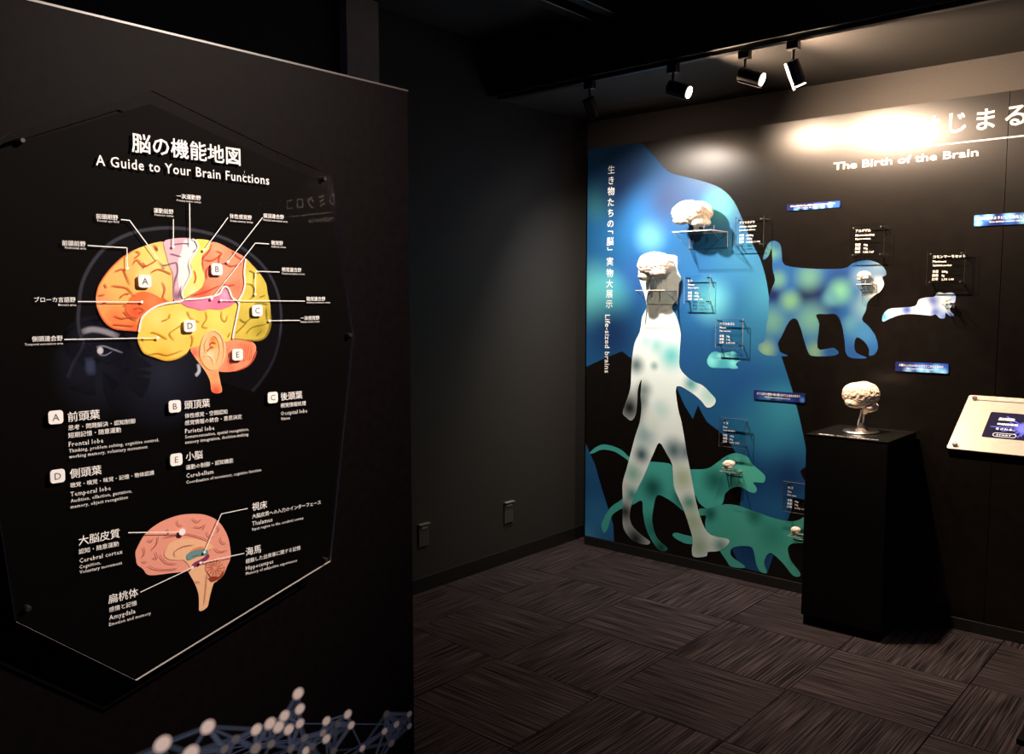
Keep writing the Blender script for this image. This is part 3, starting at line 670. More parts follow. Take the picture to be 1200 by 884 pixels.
st = empty('brain_stand', (bx, by, pz), 'steel disc stand with two thin rods on the black pedestal', 'stand')
bm = nb(); tube(bm, [(bx, by, pz), (bx, by, pz + 0.004), (bx, by, pz + 0.009)], [0.072, 0.078, 0.074], 40); obj('base_disc', bm, M['steel'], st)
bm = nb(); tube(bm, [(bx + 0.004, by, pz + 0.009), (bx + 0.004, by, pz + 0.025), (bx + 0.004, by, pz + 0.042)], [0.030, 0.020, 0.011], 20); obj('cone', bm, M['darkrim'], st)
for dx, lean in ((-0.012, 0.012), (0.010, 0.0)):
    bm = nb(); tube(bm, [(bx + dx - 0.002, by, pz + 0.030), (bx + dx + lean, by, pz + 0.100)], 0.0042, 10); obj('rod', bm, M['rim'], st)
brain((bx - 0.002, by, pz + 0.083), 0.156, PI * 0.98, 'cream model brain on the steel stand on the black pedestal', M['brainp'], 61, fr=4.2, tall=1.2)

# ---------------------------------------------------------------- console at the right edge
cx0, cx1 = -0.80, 0.05
fA = Vector((cx0, 3.142, 0.952)); fB = Vector((cx0, 3.410, 1.109))
sl = (fB - fA).normalized(); dl = (fB - fA).length; cn = Vector((1, 0, 0)).cross(sl)
def Pc(u, v, o=0.0): return Vector((cx0 + u, 0, 0)) + Vector((0, fA.y, fA.z)) + sl * v + cn * o
cw = cx1 - cx0
cs = empty('touch_console', ((cx0 + cx1) / 2, 3.30, 0), 'metal-topped slanted touch screen console at the right edge', 'console')
obj('top_plate', flat(Pc, rrect(cw / 2, dl / 2, cw, dl, 0.006, 2), 0.0, 0.004), M['alu'], cs)
bm = nb(); rot_box(bm, Pc(cw / 2, dl / 2, -0.024), Vector((1, 0, 0)), sl, cn, cw / 2 - 0.004, dl / 2 - 0.004, 0.020); obj('housing', bm, M['pedblack'], cs)
bm = nb()
a = [Pc(0.27, 0.06, -0.044), Pc(cw - 0.16, 0.06, -0.044), Pc(cw - 0.16, dl - 0.03, -0.044), Pc(0.27, dl - 0.03, -0.044)]
b = [Vector((cx0 + 0.27, 3.24, 0.02)), Vector((cx1 - 0.16, 3.24, 0.02)), Vector((cx1 - 0.16, 3.40, 0.02)), Vector((cx0 + 0.27, 3.40, 0.02))]
va_ = [bm.verts.new(p) for p in a]; vb_ = [bm.verts.new(p) for p in b]
bm.faces.new(va_); bm.faces.new(vb_[::-1])
for k in range(4): bm.faces.new((va_[k], vb_[k], vb_[(k + 1) % 4], va_[(k + 1) % 4]))
bmesh.ops.recalc_face_normals(bm, faces=bm.faces); obj('post', bm, M['pedblack'], cs)
obj('foot', mkbox((cx0 + 0.25, 3.14, 0), (cx1 - 0.10, 3.50, 0.02)), M['pedblack'], cs, bevel=0.003)
def c2(px, py):
    d = ray(px, py); o = Pc(0, 0, 0); t = (o - CAM).dot(cn) / d.dot(cn); q = CAM + d * t
    return (q.x - cx0, (q - o).dot(sl))
for u, v in ((0.022, 0.020), (0.022, dl - 0.022), (cw - 0.022, 0.020), (cw - 0.022, dl - 0.022)):
    bm = nb(); tube(bm, [Pc(u, v, 0.0), Pc(u, v, 0.006), Pc(u, v, 0.008)], [0.009, 0.009, 0.007], 16); obj('cap_bolt', bm, M['steel'], cs)
s00 = c2(1150, 512); s01 = c2(1161, 483)
scr_m = blobs('screen_image', (0.02, 0.015, 0.05), [], rough=0.15)
scr_m = mat('screen_lit', (0.01, 0.01, 0.01), 0.15, emit=(0.018, 0.012, 0.045), es=1.0)
sw, sh = cw - s00[0] - 0.10, s01[1] - s00[1]
scr = obj('screen', flat(Pc, rrect(s00[0] + sw / 2, s00[1] + sh / 2, sw, sh, 0.006), 0.0012, 0.001), scr_m, cs)
bm = nb()
wt = mat('screen_text_lit', (1, 1, 1), 0.4, emit=(0.9, 0.9, 1.0), es=0.9)
for k, (px, py, s_, w_) in enumerate([(1170, 493, '脳細胞', 0.048), (1168, 498.5, '神経回路網', 0.062), (1166.5, 504, 'をさわる...', 0.058)]):
    u, v = c2(px, py); put(bm, Pc, s_, u, v, wd=w_, o=0.0018, bold=0.01)
u, v = c2(1164, 510.5)
out = rrect(u + 0.032, v + 0.004, 0.068, 0.019, 0.009); out.append(out[0]); line(bm, Pc, out, 0.0016, 0.0018)
put(bm, Pc, 'START', u + 0.008, v, wd=0.044, ht=0.0075, o=0.0018)
obj('screen_text', bm, wt, cs)
bm = softbm(); cc = c2(1203, 503)
for k in range(16):
    a = 2 * PI * k / 16 + random.uniform(-.2, .2); r = random.uniform(0.05, 0.11)
    line(bm, Pc, [cc, (cc[0] + r * math.cos(a), max(s00[1] + 0.004, min(s01[1] - 0.004, cc[1] + r * math.sin(a) * 0.8)))], 0.005, 0.0016, (0.15, 0.2, 1.0, 0.9))
disc(bm, Pc, cc, 0.03, 0.0017, (0.2, 0.25, 1.0, 0.9))
sm = soft_mat('screen_glow'); b_ = sm.node_tree.nodes['Principled BSDF']; b_.inputs['Emission Color'].default_value = (0.05, 0.08, 1.0, 1); b_.inputs['Emission Strength'].default_value = 0.45
obj('screen_graphic', bm, sm, cs)
bm = nb(); ua, va = c2(1145, 468.5); box_pts = [(ua, va - 0.004), (cw - 0.03, va - 0.004), (cw - 0.03, va - 0.001), (ua, va - 0.001)]
obj('title_rule', flat(Pc, box_pts, 0.0006), M['lampblk'], cs)
bm = nb(); put(bm, Pc, '脳のネットワーク', c2(1168, 469.5)[0], va + 0.002, wd=0.22, ht=0.020, o=0.0008, bold=0.02)
obj('lettering', bm, M['white'], cs)

# ---------------------------------------------------------------- outlet covers on the left wall
for (xa, ya, xb, yb_, xc_, yc_), lb in (((489.5, 616, 501, 613, 489, 642), 'grey outlet cover low on the left wall, nearest the partition'), ((590, 590, 600, 588, 590, 614), 'grey outlet cover low on the left wall, nearest the mural')):
    p = onX(xa, ya, XL); q = onX(xb, yb_, XL); r = onX(xc_, yc_, XL)
    t = empty('outlet_cover', (XL, (p.y + q.y) / 2, r.z), lb, 'outlet', 'outlet covers on the left wall')
    obj('plate', mkbox((XL, p.y, r.z), (XL + 0.010, q.y, p.z)), M['socket'], t, bevel=0.0015)
    obj('top_lip', mkbox((XL, p.y - 0.002, p.z), (XL + 0.022, q.y + 0.002, p.z + 0.005)), M['socketlid'], t)
    obj('latch', mkbox((XL + 0.010, p.y + 0.014, p.z - 0.020), (XL + 0.015, q.y - 0.014, p.z - 0.012)), M['socketlid'], t)

# ---------------------------------------------------------------- track and spotlights
tr = tag(rebase(obj('lighting_track', mkbox((XL + 0.05, YT - 0.016, ZT - 0.018), (XR - 0.1, YT + 0.016, ZT)), M['lampblk'], bevel=0.002), (0, YT, ZT - 0.018)), 'long black lighting track along the bulkhead edge', 'track')
def spotlight(X, d, label, power, angle, hl=0.090, spill=0.0, stem=0.040, col=WARM, blend=0.6, recess=0.0):
    base = Vector((X, YT, ZT - 0.018)); d = Vector(d).normalized()
    t = empty('track_spotlight', base, label, 'spotlight', 'black spotlights on the ceiling track')
    obj('adapter', mkbox((X - 0.024, YT - 0.017, base.z - 0.034), (X + 0.024, YT + 0.017, base.z)), M['lampblk'], t, bevel=0.003)
    j = Vector((X, YT, base.z - 0.036 - stem))
    bm = nb(); tube(bm, [(X, YT, base.z - 0.034), tuple(j)], 0.0065, 10); obj('stem', bm, M['lampblk'], t)
    h0 = j - d * 0.010 + Vector((0, 0, -0.020)); h1 = h0 + d * hl
    bm = nb(); tube(bm, [h0 - d * 0.012, h0 - d * 0.010, h1 - d * 0.004, h1, h1 - d * (0.004 + recess)], [0.022, 0.0290, 0.0290, 0.0285, 0.0260], 28)
    obj('head', bm, M['lampblk'], t)
    side = d.cross(Vector((0, 0, 1))).normalized(); dn = side.cross(d) * -1
    if dn.z > 0: dn = -dn
    bm = nb(); rot_box(bm, (h0 + h1) / 2 + dn * 0.031, d, side, dn, hl / 2 + 0.008, 0.008, 0.002); obj('heat_sink', bm, M['sink'], t)
    ln = h1 + d * (-recess if recess else 0.002)
    bm = nb(); tube(bm, [ln - d * 0.002, ln], [0.0255, 0.0250], 28); obj('lens', bm, M['lens'], t)
    sp = h1 + d * 0.006
    spot('bulb', sp, sp + d, power, angle, blend, col, 0.020, parent=t)
    if spill: spot('bulb_spill', sp, sp + d, spill, 165, 0.6, (1.0, 0.71, 0.49), 0.022, parent=t)
    return t
def X_at(px, py): return onZ(px, py, ZT - 0.02).x
X0, X1, X2, X3 = [onY(px, py, YT).x for px, py in ((691, 103), (789, 78), (873, 62), (930, 52))]
def aim(X, tgt): return Vector(tgt) - Vector((X, YT, ZT - 0.15))
spotlight(X0, aim(X0, (-2.48, YM, 1.30)), 'dim-looking black spotlight nearest the left wall, aimed down at the human', 160, 115, hl=0.08, blend=1.0, recess=0.022, spill=7, col=(1.0, 0.86, 0.74))
spotlight(X1, (0.90, 0.16, -0.36), 'leftmost spotlight with its lit lens visible, aimed right', 80, 50, spill=105)
spotlight(X2, (0.90, 0.16, -0.36), 'middle lit spotlight, aimed right', 80, 50, spill=115)
spotlight(X3, aim(X3, (-1.22, YM - 0.15, 1.12)), 'rightmost visible spotlight, aimed steeply down', 90, 34, spill=120)
spotlight(-0.45, aim(-0.45, (-1.16, YM, 1.55)), 'spotlight beyond the right edge aimed back at the marmoset', 40, 30)
spotlight(-0.15, aim(-0.15, (-0.55, 3.25, 1.0)), 'spotlight beyond the right edge aimed down at the console', 38, 40)
spotlight(2.9, aim(2.9, (2.9, YM, 2.1)), 'spotlight far beyond the right edge over the next title', 60, 70)

# ---------------------------------------------------------------- guide board
SH = [(-12, 170), (12, 156), (178, 106), (325, 178), (389, 206), (415, 394), (388, 658), (160, 798), (19, 729), (-22, 470)]
SHP = [b2(*p) for p in SH]
gb = empty('guide_board', (XB, 0.78, SHP[7][1]), 'black angular guide board with coloured brain diagrams on the near partition', 'sign board')
def inset(pts, k):
    c = (sum(p[0] for p in pts) / len(pts), sum(p[1] for p in pts) / len(pts))
    return [(c[0] + (p[0] - c[0]) * k, c[1] + (p[1] - c[1]) * k) for p in pts]
OB = -0.0055                                                    # print plane, 10 mm behind the clear front
BK = [b2(*p) for p in [(-11, 178), (11, 171), (178, 121), (325, 190), (386, 215), (413, 394), (386.5, 656), (160, 795.5), (20, 727), (-21, 470)]]
obj('back_panel', flat(Pb, BK, OB, 0.002), M['boardback'], gb)
bm = flat(Pb, SHP, 0.0, 0.005)
for f_ in bm.faces:
    f_.normal_update(); f_.material_index = 0 if abs(f_.normal.x) > 0.9 else 1
obj('front_sheet', bm, [M['acrf'], M['rim']], gb)
for px, py in ((25, 165), (379, 210), (409, 393), (32, 713), (381, 656)):
    u, v = b2(px, py); bm = nb(); tube(bm, [Pp(u, v, 0.0), Pb(u, v, 0.004), Pb(u, v, 0.006)], [0.0045, 0.0045, 0.003], 14); obj('standoff_bolt', bm, M['lampblk'], gb)
TW = M['white']
def bt(bm, s, x0, y0, x1, ht=None, bold=0.012, o=0.0008, res=2):
    u0, v0 = b2(x0, y0); u1, _ = b2(x1, y0)
    lat = all(ord(ch) < 0x2000 for ch in s)
    put(bm, Pb, s, u0, v0, wd=u1 - u0, ht=ht, o=o, bold=bold * (0.6 if lat else 0.6), res=res, spacing=1.10 if lat else 1.0, ymul=1.10 if lat else 1.0)
bm = nb()
bt(bm, '脳の機能地図', 154.7, 178, 281, bold=0.022)
bt(bm, 'A Guide to Your Brain Functions', 112.4, 193.5, 314.5, bold=0.014)
obj('title_lettering', bm, TW, gb)
cA = crop(80, 260, 4.419); cB_ = crop(150, 590, 6.314)
def bpoly(f, pts, o, n=3): return flat(Pb, smooth_poly([b2(*f(*p)) for p in pts], n), o)
def bbl(f, x, y, r, col): u, v = b2(*f(x, y)); return (Vector((0, u, v)), r / 1000.0, col)
# x-ray head, soft print
bm = softbm()
headf = [(930, 150), (1010, 220), (1070, 310), (1105, 420), (1110, 530), (1095, 640), (1060, 740), (1010, 820), (960, 880)]
arc = [(5, 810), (30, 740), (70, 672), (86, 622), (65, 572), (58, 500), (65, 420), (70, 360), (90, 290), (140, 200), (220, 115), (330, 60), (450, 35), (570, 32), (700, 50), (830, 90)] + headf
P2 = smooth_poly([b2(*cA(*p)) for p in arc], 3, closed=False)
line(bm, Pb, P2, 0.0075, OB + 0.0006, (0.04, 0.045, 0.075, 0.45), fade=lambda t: 1.0 if 0.12 < t < 0.85 else 0.5)
for pts_, wd, cl in (([(75, 572), (130, 558), (200, 570), (270, 598)], 0.012, (0.30, 0.30, 0.36, 0.8)), ([(150, 650), (190, 645), (240, 662), (290, 680)], 0.004, (0.16, 0.18, 0.26, 0.9)),
                     ([(165, 690), (200, 692), (235, 672)], 0.003, (0.14, 0.16, 0.24, 0.9)), ([(120, 700), (122, 800)], 0.02, (0.03, 0.045, 0.10, 0.7)), ([(665, 800), (685, 775), (680, 735)], 0.008, (0.5, 0.55, 0.65, 0.9))):
    line(bm, Pb, smooth_poly([b2(*cA(*p)) for p in pts_], 3, closed=False), wd, OB + 0.0009, cl, fade=lambda t: min(1, 4 * min(t, 1 - t) + 0.25))
disc(bm, Pb, b2(*cA(172, 668)), 0.0055, OB + 0.0011, (0.55, 0.55, 0.6, 1), sx=0.8)
for x, y, r, c in ((140, 700, 0.030, (0.016, 0.022, 0.055, 0.6)), (500, 790, 0.05, (0.010, 0.014, 0.035, 0.7)), (120, 610, 0.02, (0.02, 0.025, 0.06, 0.5)), (180, 770, 0.04, (0.008, 0.012, 0.03, 0.6))):
    disc(bm, Pb, b2(*cA(x, y)), r, OB + 0.0004, c, soft=0.98, seg=28)
obj('head_print', bm, M['soft'], gb)['label'] = 'faint blue outline of a head in profile'
sk = [(65, 420), (70, 360), (90, 290), (140, 200), (220, 115), (330, 60), (450, 35), (570, 32), (700, 50), (830, 90)] + headf + [(700, 800), (400, 760), (100, 620), (62, 520)]
obj('skull_print', bpoly(cA, sk, OB + 0.0002), blobs('skull_ink', (0.0022, 0.0020, 0.0034), [], rough=0.6, spec=0.05), gb)
YE = (0.95, 0.70, 0.10); OR = (0.95, 0.34, 0.07); RD = (0.80, 0.12, 0.04); YL = (0.98, 0.80, 0.25)
lobes = [
    ('cerebellum_print', [(815, 622), (880, 605), (940, 612), (975, 635), (980, 665), (965, 710), (930, 750), (870, 775), (800, 778), (765, 760), (780, 700), (798, 650)], (0.90, 0.30, 0.16),
     [(870, 690, 22, (0.95, 0.50, 0.30)), (930, 640, 18, (0.92, 0.25, 0.12)), (850, 760, 12, (0.85, 0.2, 0.1))], 1),
    ('brain_stem_print', [(640, 657), (700, 625), (745, 575), (790, 590), (812, 640), (800, 700), (785, 770), (795, 830), (802, 884), (752, 884), (742, 830), (722, 785), (690, 740), (660, 700)], (0.92, 0.42, 0.18),
     [(660, 680, 14, (0.85, 0.16, 0.10)), (770, 880, 22, (0.75, 0.10, 0.05)), (765, 800, 14, (0.95, 0.35, 0.15))], 2),
    ('temporal_lobe_print', [(372, 570), (378, 520), (390, 490), (430, 455), (480, 430), (540, 418), (585, 413), (620, 440), (660, 450), (700, 460), (740, 450), (790, 455), (840, 440), (875, 415), (888, 430), (878, 480), (862, 560), (852, 607),
      (818, 622), (790, 580), (745, 565), (705, 600), (690, 640), (640, 655), (620, 680), (570, 708), (510, 718), (450, 700), (400, 680), (372, 640), (365, 600)], (0.93, 0.66, 0.12),
     [(430, 620, 34, (0.95, 0.62, 0.08)), (500, 700, 26, (0.92, 0.50, 0.05)), (600, 520, 34, (0.97, 0.78, 0.20)), (780, 500, 34, (0.95, 0.78, 0.16)), (470, 500, 26, (0.95, 0.75, 0.2)), (640, 620, 20, (0.95, 0.62, 0.1)), (860, 460, 20, (0.80, 0.66, 0.10))], 3),
    ('ear_print', [(750, 560), (790, 575), (812, 630), (812, 700), (790, 755), (760, 770), (725, 760), (700, 720), (695, 660), (712, 600)], (0.95, 0.55, 0.25), [(755, 610, 12, (0.85, 0.25, 0.03)), (740, 690, 12, (0.97, 0.72, 0.42)), (770, 640, 10, (0.95, 0.45, 0.1)), (745, 650, 5, (0.55, 0.06, 0.02))], 4),
    ('frontal_lobe_print', [(150, 385), (160, 340), (190, 285), (235, 230), (290, 180), (350, 145), (430, 115), (502, 104), (512, 160), (528, 220), (547, 280), (552, 340), (552, 400), (530, 418), (480, 430), (430, 455), (390, 490), (375, 530), (370, 566), (300, 562), (240, 552), (200, 525), (170, 480), (152, 430)],
     (0.96, 0.50, 0.13), [(470, 200, 50, (0.98, 0.76, 0.24)), (500, 330, 34, (0.98, 0.66, 0.20)), (400, 150, 28, (0.98, 0.68, 0.16)), (250, 500, 40, (0.90, 0.22, 0.06)), (170, 400, 30, (0.95, 0.34, 0.12)), (350, 550, 34, (0.86, 0.16, 0.04)), (400, 280, 24, (0.98, 0.66, 0.24)), (270, 260, 24, (0.97, 0.52, 0.14))], 3),
    ('broca_area_print', [(312, 420), (330, 388), (378, 362), (430, 368), (480, 393), (512, 418), (480, 430), (430, 452), (390, 485), (350, 497), (312, 475), (300, 445)], (0.82, 0.17, 0.04), [(350, 470, 16, (0.80, 0.10, 0.04)), (440, 410, 18, (0.88, 0.24, 0.08))], 5),
    ('premotor_area_print', [(500, 104), (540, 88), (600, 83), (640, 90), (612, 130), (588, 180), (577, 230), (572, 280), (577, 330), (590, 368), (600, 400), (565, 414), (550, 400), (548, 330), (546, 270), (526, 220), (510, 160)], (0.80, 0.50, 0.58),
     [(580, 110, 16, (0.80, 0.42, 0.52)), (565, 385, 16, (0.30, 0.14, 0.24)), (560, 300, 10, (0.62, 0.36, 0.50))], 5),
    ('motor_cortex_print', [(628, 88), (665, 98), (674, 130), (658, 165), (637, 188), (626, 230), (634, 270), (614, 325), (592, 362), (578, 345), (571, 300), (574, 240), (572, 200), (590, 150), (600, 105)], (0.86, 0.85, 0.88), [], 6),
    ('sensory_cortex_print', [(660, 92), (720, 93), (742, 105), (737, 140), (703, 170), (697, 200), (706, 250), (711, 300), (692, 345), (640, 378), (604, 397), (594, 368), (616, 322), (637, 270), (630, 220), (640, 190), (668, 160), (678, 130)], (0.96, 0.80, 0.22),
     [(650, 360, 14, (0.97, 0.84, 0.4)), (700, 110, 16, (0.95, 0.72, 0.10))], 5),
    ('parietal_lobe_print', [(742, 105), (790, 112), (850, 145), (890, 165), (921, 190), (915, 260), (918, 320), (905, 370), (872, 408), (848, 392), (822, 340), (802, 345), (785, 374), (740, 390), (680, 395), (615, 400), (690, 348), (713, 300), (706, 240), (701, 200), (706, 170), (740, 140)], (0.90, 0.30, 0.16),
     [(820, 250, 34, (0.92, 0.36, 0.22)), (780, 140, 22, (0.92, 0.42, 0.22)), (700, 370, 26, (0.80, 0.13, 0.06)), (880, 340, 22, (0.86, 0.22, 0.12)), (740, 240, 14, (0.88, 0.30, 0.18))], 4),
    ('auditory_area_print', [(585, 413), (620, 401), (740, 391), (788, 376), (812, 342), (838, 368), (860, 408), (872, 415), (842, 438), (790, 455), (740, 450), (700, 460), (660, 450), (620, 440)], (0.78, 0.20, 0.36), [(700, 420, 24, (0.85, 0.26, 0.42)), (815, 380, 14, (0.85, 0.42, 0.62))], 5),
    ('occipital_lobe_print', [(921, 190), (960, 225), (1000, 270), (1030, 320), (1038, 370), (1050, 420), (1054, 480), (1050, 540), (1030, 590), (990, 615), (930, 612), (870, 605), (855, 606), (862, 560), (878, 480), (888, 425), (878, 410), (905, 372), (918, 320), (915, 260)], (0.62, 0.50, 0.07),
     [(950, 300, 26, (0.84, 0.70, 0.14)), (930, 400, 26, (0.78, 0.62, 0.10)), (1000, 560, 26, (0.42, 0.33, 0.03)), (1040, 470, 18, (0.45, 0.35, 0.04)), (900, 560, 20, (0.72, 0.56, 0.08))], 4)]
for nm, pts_, base, bl_, lv in lobes:
    obj(nm, bpoly(cA, pts_, OB + 0.0004 * lv + 0.0004), blobs(nm + '_ink', base, [bbl(cA, *q) for q in bl_], rough=0.35, keep='YZ'), gb)
# furrows
bm = softbm()
def fur(pts_, cl, wd=0.0034):
    line(bm, Pb, smooth_poly([b2(*cA(*p)) for p in pts_], 3, closed=False), wd, OB + 0.0034, (*cl, 0.85), fade=lambda t: min(1, 5 * min(t, 1 - t) + 0.15))
OF = (0.62, 0.10, 0.02)
for p in ([(240, 260), (285, 245), (300, 270), (325, 330)], [(335, 225), (360, 195), (395, 230), (440, 212), (465, 195)], [(350, 150), (375, 165), (345, 190)], [(445, 115), (468, 150), (455, 120)], [(430, 265), (470, 245), (520, 262), (540, 275)],
          [(490, 310), (505, 350), (495, 395), (530, 415)], [(225, 330), (265, 335), (310, 345), (350, 390)], [(190, 320), (205, 345)], [(270, 395), (295, 375), (325, 372)], [(160, 380), (195, 378)], [(175, 425), (205, 415)],
          [(240, 485), (280, 500), (320, 495), (360, 515)], [(290, 460), (320, 490), (370, 500)], [(340, 455), (370, 445), (395, 460), (365, 475)], [(390, 430), (375, 412)], [(290, 440), (310, 420)], [(230, 530), (290, 535), (350, 540)], [(385, 210), (400, 225), (390, 240)]): fur(p, OF)
PF = (0.22, 0.10, 0.18)
for p in ([(465, 195), (495, 225), (540, 215), (565, 215), (570, 260), (555, 310), (550, 370)], [(530, 165), (560, 172), (590, 182)], [(545, 120), (590, 112), (635, 115)], [(490, 230), (505, 245)], [(590, 330), (575, 395)]): fur(p, PF, 0.0028)
for p in ([(632, 210), (640, 260), (618, 320), (596, 365)], [(658, 100), (672, 135), (645, 158)]): fur(p, (0.20, 0.22, 0.28), 0.0026)
for p in ([(745, 110), (735, 150), (700, 195), (706, 260)], [(765, 150), (800, 165), (750, 200), (705, 195)], [(790, 165), (785, 215), (820, 215)], [(820, 215), (850, 230), (905, 215)], [(850, 150), (880, 180), (915, 200)], [(800, 320), (830, 330), (870, 325)], [(640, 385), (720, 360), (790, 330)], [(745, 225), (720, 250), (722, 300)],
          [(655, 250), (665, 290), (655, 320)]): fur(p, (0.70, 0.06, 0.03))
for p in ([(485, 515), (525, 500), (530, 475)], [(555, 615), (530, 580), (560, 555), (600, 530)], [(520, 610), (470, 580), (430, 570)], [(380, 600), (400, 620)], [(715, 460), (722, 500), (700, 540), (730, 550)], [(800, 455), (800, 500), (820, 515), (830, 480)], [(640, 585), (650, 610), (640, 650)], [(410, 690), (470, 680), (520, 690), (600, 665)], [(830, 600), (845, 570)],
          [(620, 460), (640, 500), (690, 520)]): fur(p, (0.60, 0.30, 0.02), 0.0030)
for p in ([(925, 320), (960, 330), (970, 380), (940, 400)], [(890, 500), (920, 520), (960, 490)], [(925, 580), (960, 545), (1030, 530)], [(870, 580), (910, 540), (930, 520)], [(995, 390), (1025, 380)], [(960, 430), (1000, 420), (1040, 430)], [(940, 250), (965, 265), (965, 300)], [(1030, 440), (1035, 520)], [(980, 590), (1010, 560)]): fur(p, (0.30, 0.24, 0.02), 0.0032)
for k in range(13):
    x = 835 + k * 10; fur([(x, 625 + abs(k - 8) * 2), (x + 4, 690 + (k % 3) * 10), (x - 5, 745 - k * 3)], (0.75, 0.14, 0.06), 0.0016)
for p, cl, wd in (([(705, 740), (690, 690), (698, 620), (722, 578), (760, 562), (798, 590), (814, 650), (808, 715), (785, 758)], (0.96, 0.70, 0.34), 0.0045),
                  ([(720, 690), (712, 640), (735, 600), (765, 590), (786, 625), (790, 680), (770, 735)], (0.97, 0.62, 0.30), 0.0040),
                  ([(735, 640), (748, 625), (770, 632)], (0.55, 0.06, 0.02), 0.0035), ([(720, 672), (745, 650), (758, 655)], (0.60, 0.10, 0.03), 0.0030), ([(705, 700), (725, 690), (750, 705), (758, 740)], (0.98, 0.78, 0.50), 0.0040),
                  ([(150, 388), (160, 340), (190, 286), (235, 231), (290, 181), (350, 146)], (0.80, 0.20, 0.05), 0.0030), ([(152, 430), (170, 480), (200, 524), (240, 551), (300, 560), (368, 564)], (0.70, 0.12, 0.04), 0.0040),
                  ([(366, 600), (380, 650), (400, 680), (450, 699), (510, 717), (570, 707), (620, 680)], (0.72, 0.40, 0.03), 0.0040), ([(1054, 480), (1050, 540), (1030, 590), (990, 614), (930, 611)], (0.30, 0.22, 0.02), 0.0045), ([(980, 665), (965, 710), (930, 749), (870, 774)], (0.62, 0.10, 0.05), 0.0035)):
    fur(p, cl, wd)
obj('furrow_print', bm, M['soft'], gb)
# white borders between the lobes
bm = nb()
for p in ([(368, 572), (378, 520), (390, 490), (430, 455), (480, 430), (540, 418), (585, 412), (605, 403), (680, 398), (740, 388), (785, 374), (803, 343), (820, 336), (836, 352), (852, 392), (880, 412)],
          [(605, 403), (592, 370), (614, 322), (637, 270), (629, 215), (657, 165), (675, 130), (662, 99), (645, 90)], [(880, 412), (905, 372), (918, 320), (914, 260), (922, 192)], [(880, 412), (888, 430), (877, 490), (862, 560), (855, 605)]):
    line(bm, Pb, smooth_poly([b2(*cA(*q)) for q in p], 4, closed=False), 0.0032, OB + 0.0042)
obj('border_print', bm, TW, gb)
# leader lines and dots on the clear front
bm = nb()
LW = 0.0014
for pts_, end in (([cA(100, 123), cA(303, 135), cA(306, 240)], 1), ([(141.5, 257.4), (151.7, 258.4), cA(465, 193)], 0), ([(203, 257), (203, 289)], 1), ([(222, 238), (222.5, 288)], 0), ([(267, 255), (239, 293)], 1),
                  ([(307.5, 255), (267, 307)], 1), ([(315, 286), (299, 285), (248, 350)], 1), ([(327.5, 319), (299.5, 318), (299, 345)], 1), ([(357, 353), (259, 352)], 1), ([(351, 375.5), (316, 376)], 1), ([(91, 353.5), (166, 354)], 1), ([(75, 398), (185, 396)], 1),
                  ([cB_(0, 217), cB_(400, 212)], 2), ([cB_(884, 38), cB_(690, 78), cB_(565, 360)], 1), ([cB_(858, 370), cB_(535, 440)], 1), ([cB_(90, 658), cB_(415, 505), cB_(475, 473)], 1)):
    q = [b2(*p) for p in pts_]; bm = nb()
    for a, b in zip(q, q[1:]): line(bm, Pb, [a, b], LW, 0.0007)
    if end: disc(bm, Pb, q[-1], 0.0024 if end == 1 else 0.0058, 0.0009)
    obj('leader_line', bm, TW, gb)
# names of the areas
bm = nb()
for jp, a, en, b in (('一次運動野', (206.6, 232.5, 235), 'Primary motor cortex', (207, 235.8, 235)), ('運動前野', (180, 249.5, 203), 'Premotor cortex', (181, 252.8, 203)), ('前頭眼野', (112.5, 256.5, 138), 'Frontal eye field', (114, 259.8, 139)),
                     ('前頭前野', (72.7, 288, 100), 'Prefrontal area', (76, 291.5, 100.6)), ('体性感覚野', (269, 256, 294.7), 'Somatosensory cortex', (269.6, 259.8, 296)), ('頭頂連合野', (308.5, 255.3, 332.4), 'Parietal association area', (308.5, 258.8, 336.5)),
                     ('聴覚野', (317.7, 287, 331.4), 'Auditory cortex', (317.7, 290, 334.8)), ('視覚連合野', (330, 318.5, 352.8), 'Visual association cortex', (330, 321.7, 356.7)), ('聴覚連合野', (359, 352.8, 380.8), 'Auditory association cortex', (359, 355.6, 386.7)),
                     ('一次視覚野', (352, 375.5, 374), 'Primary visual cortex', (352, 378.4, 374)), ('ブローカ言語野', (40, 354.5, 88.3), "Broca's area", (68.3, 358.8, 89)), ('側頭連合野', (37.3, 400.7, 73.3), 'Temporal association area', (29, 405.3, 73.7))):
    bm = nb(); bt(bm, jp, *a, bold=0.014, res=1); bt(bm, en, *b, bold=0.014, res=1)
    obj('area_lettering', bm, TW, gb)
bm = nb()
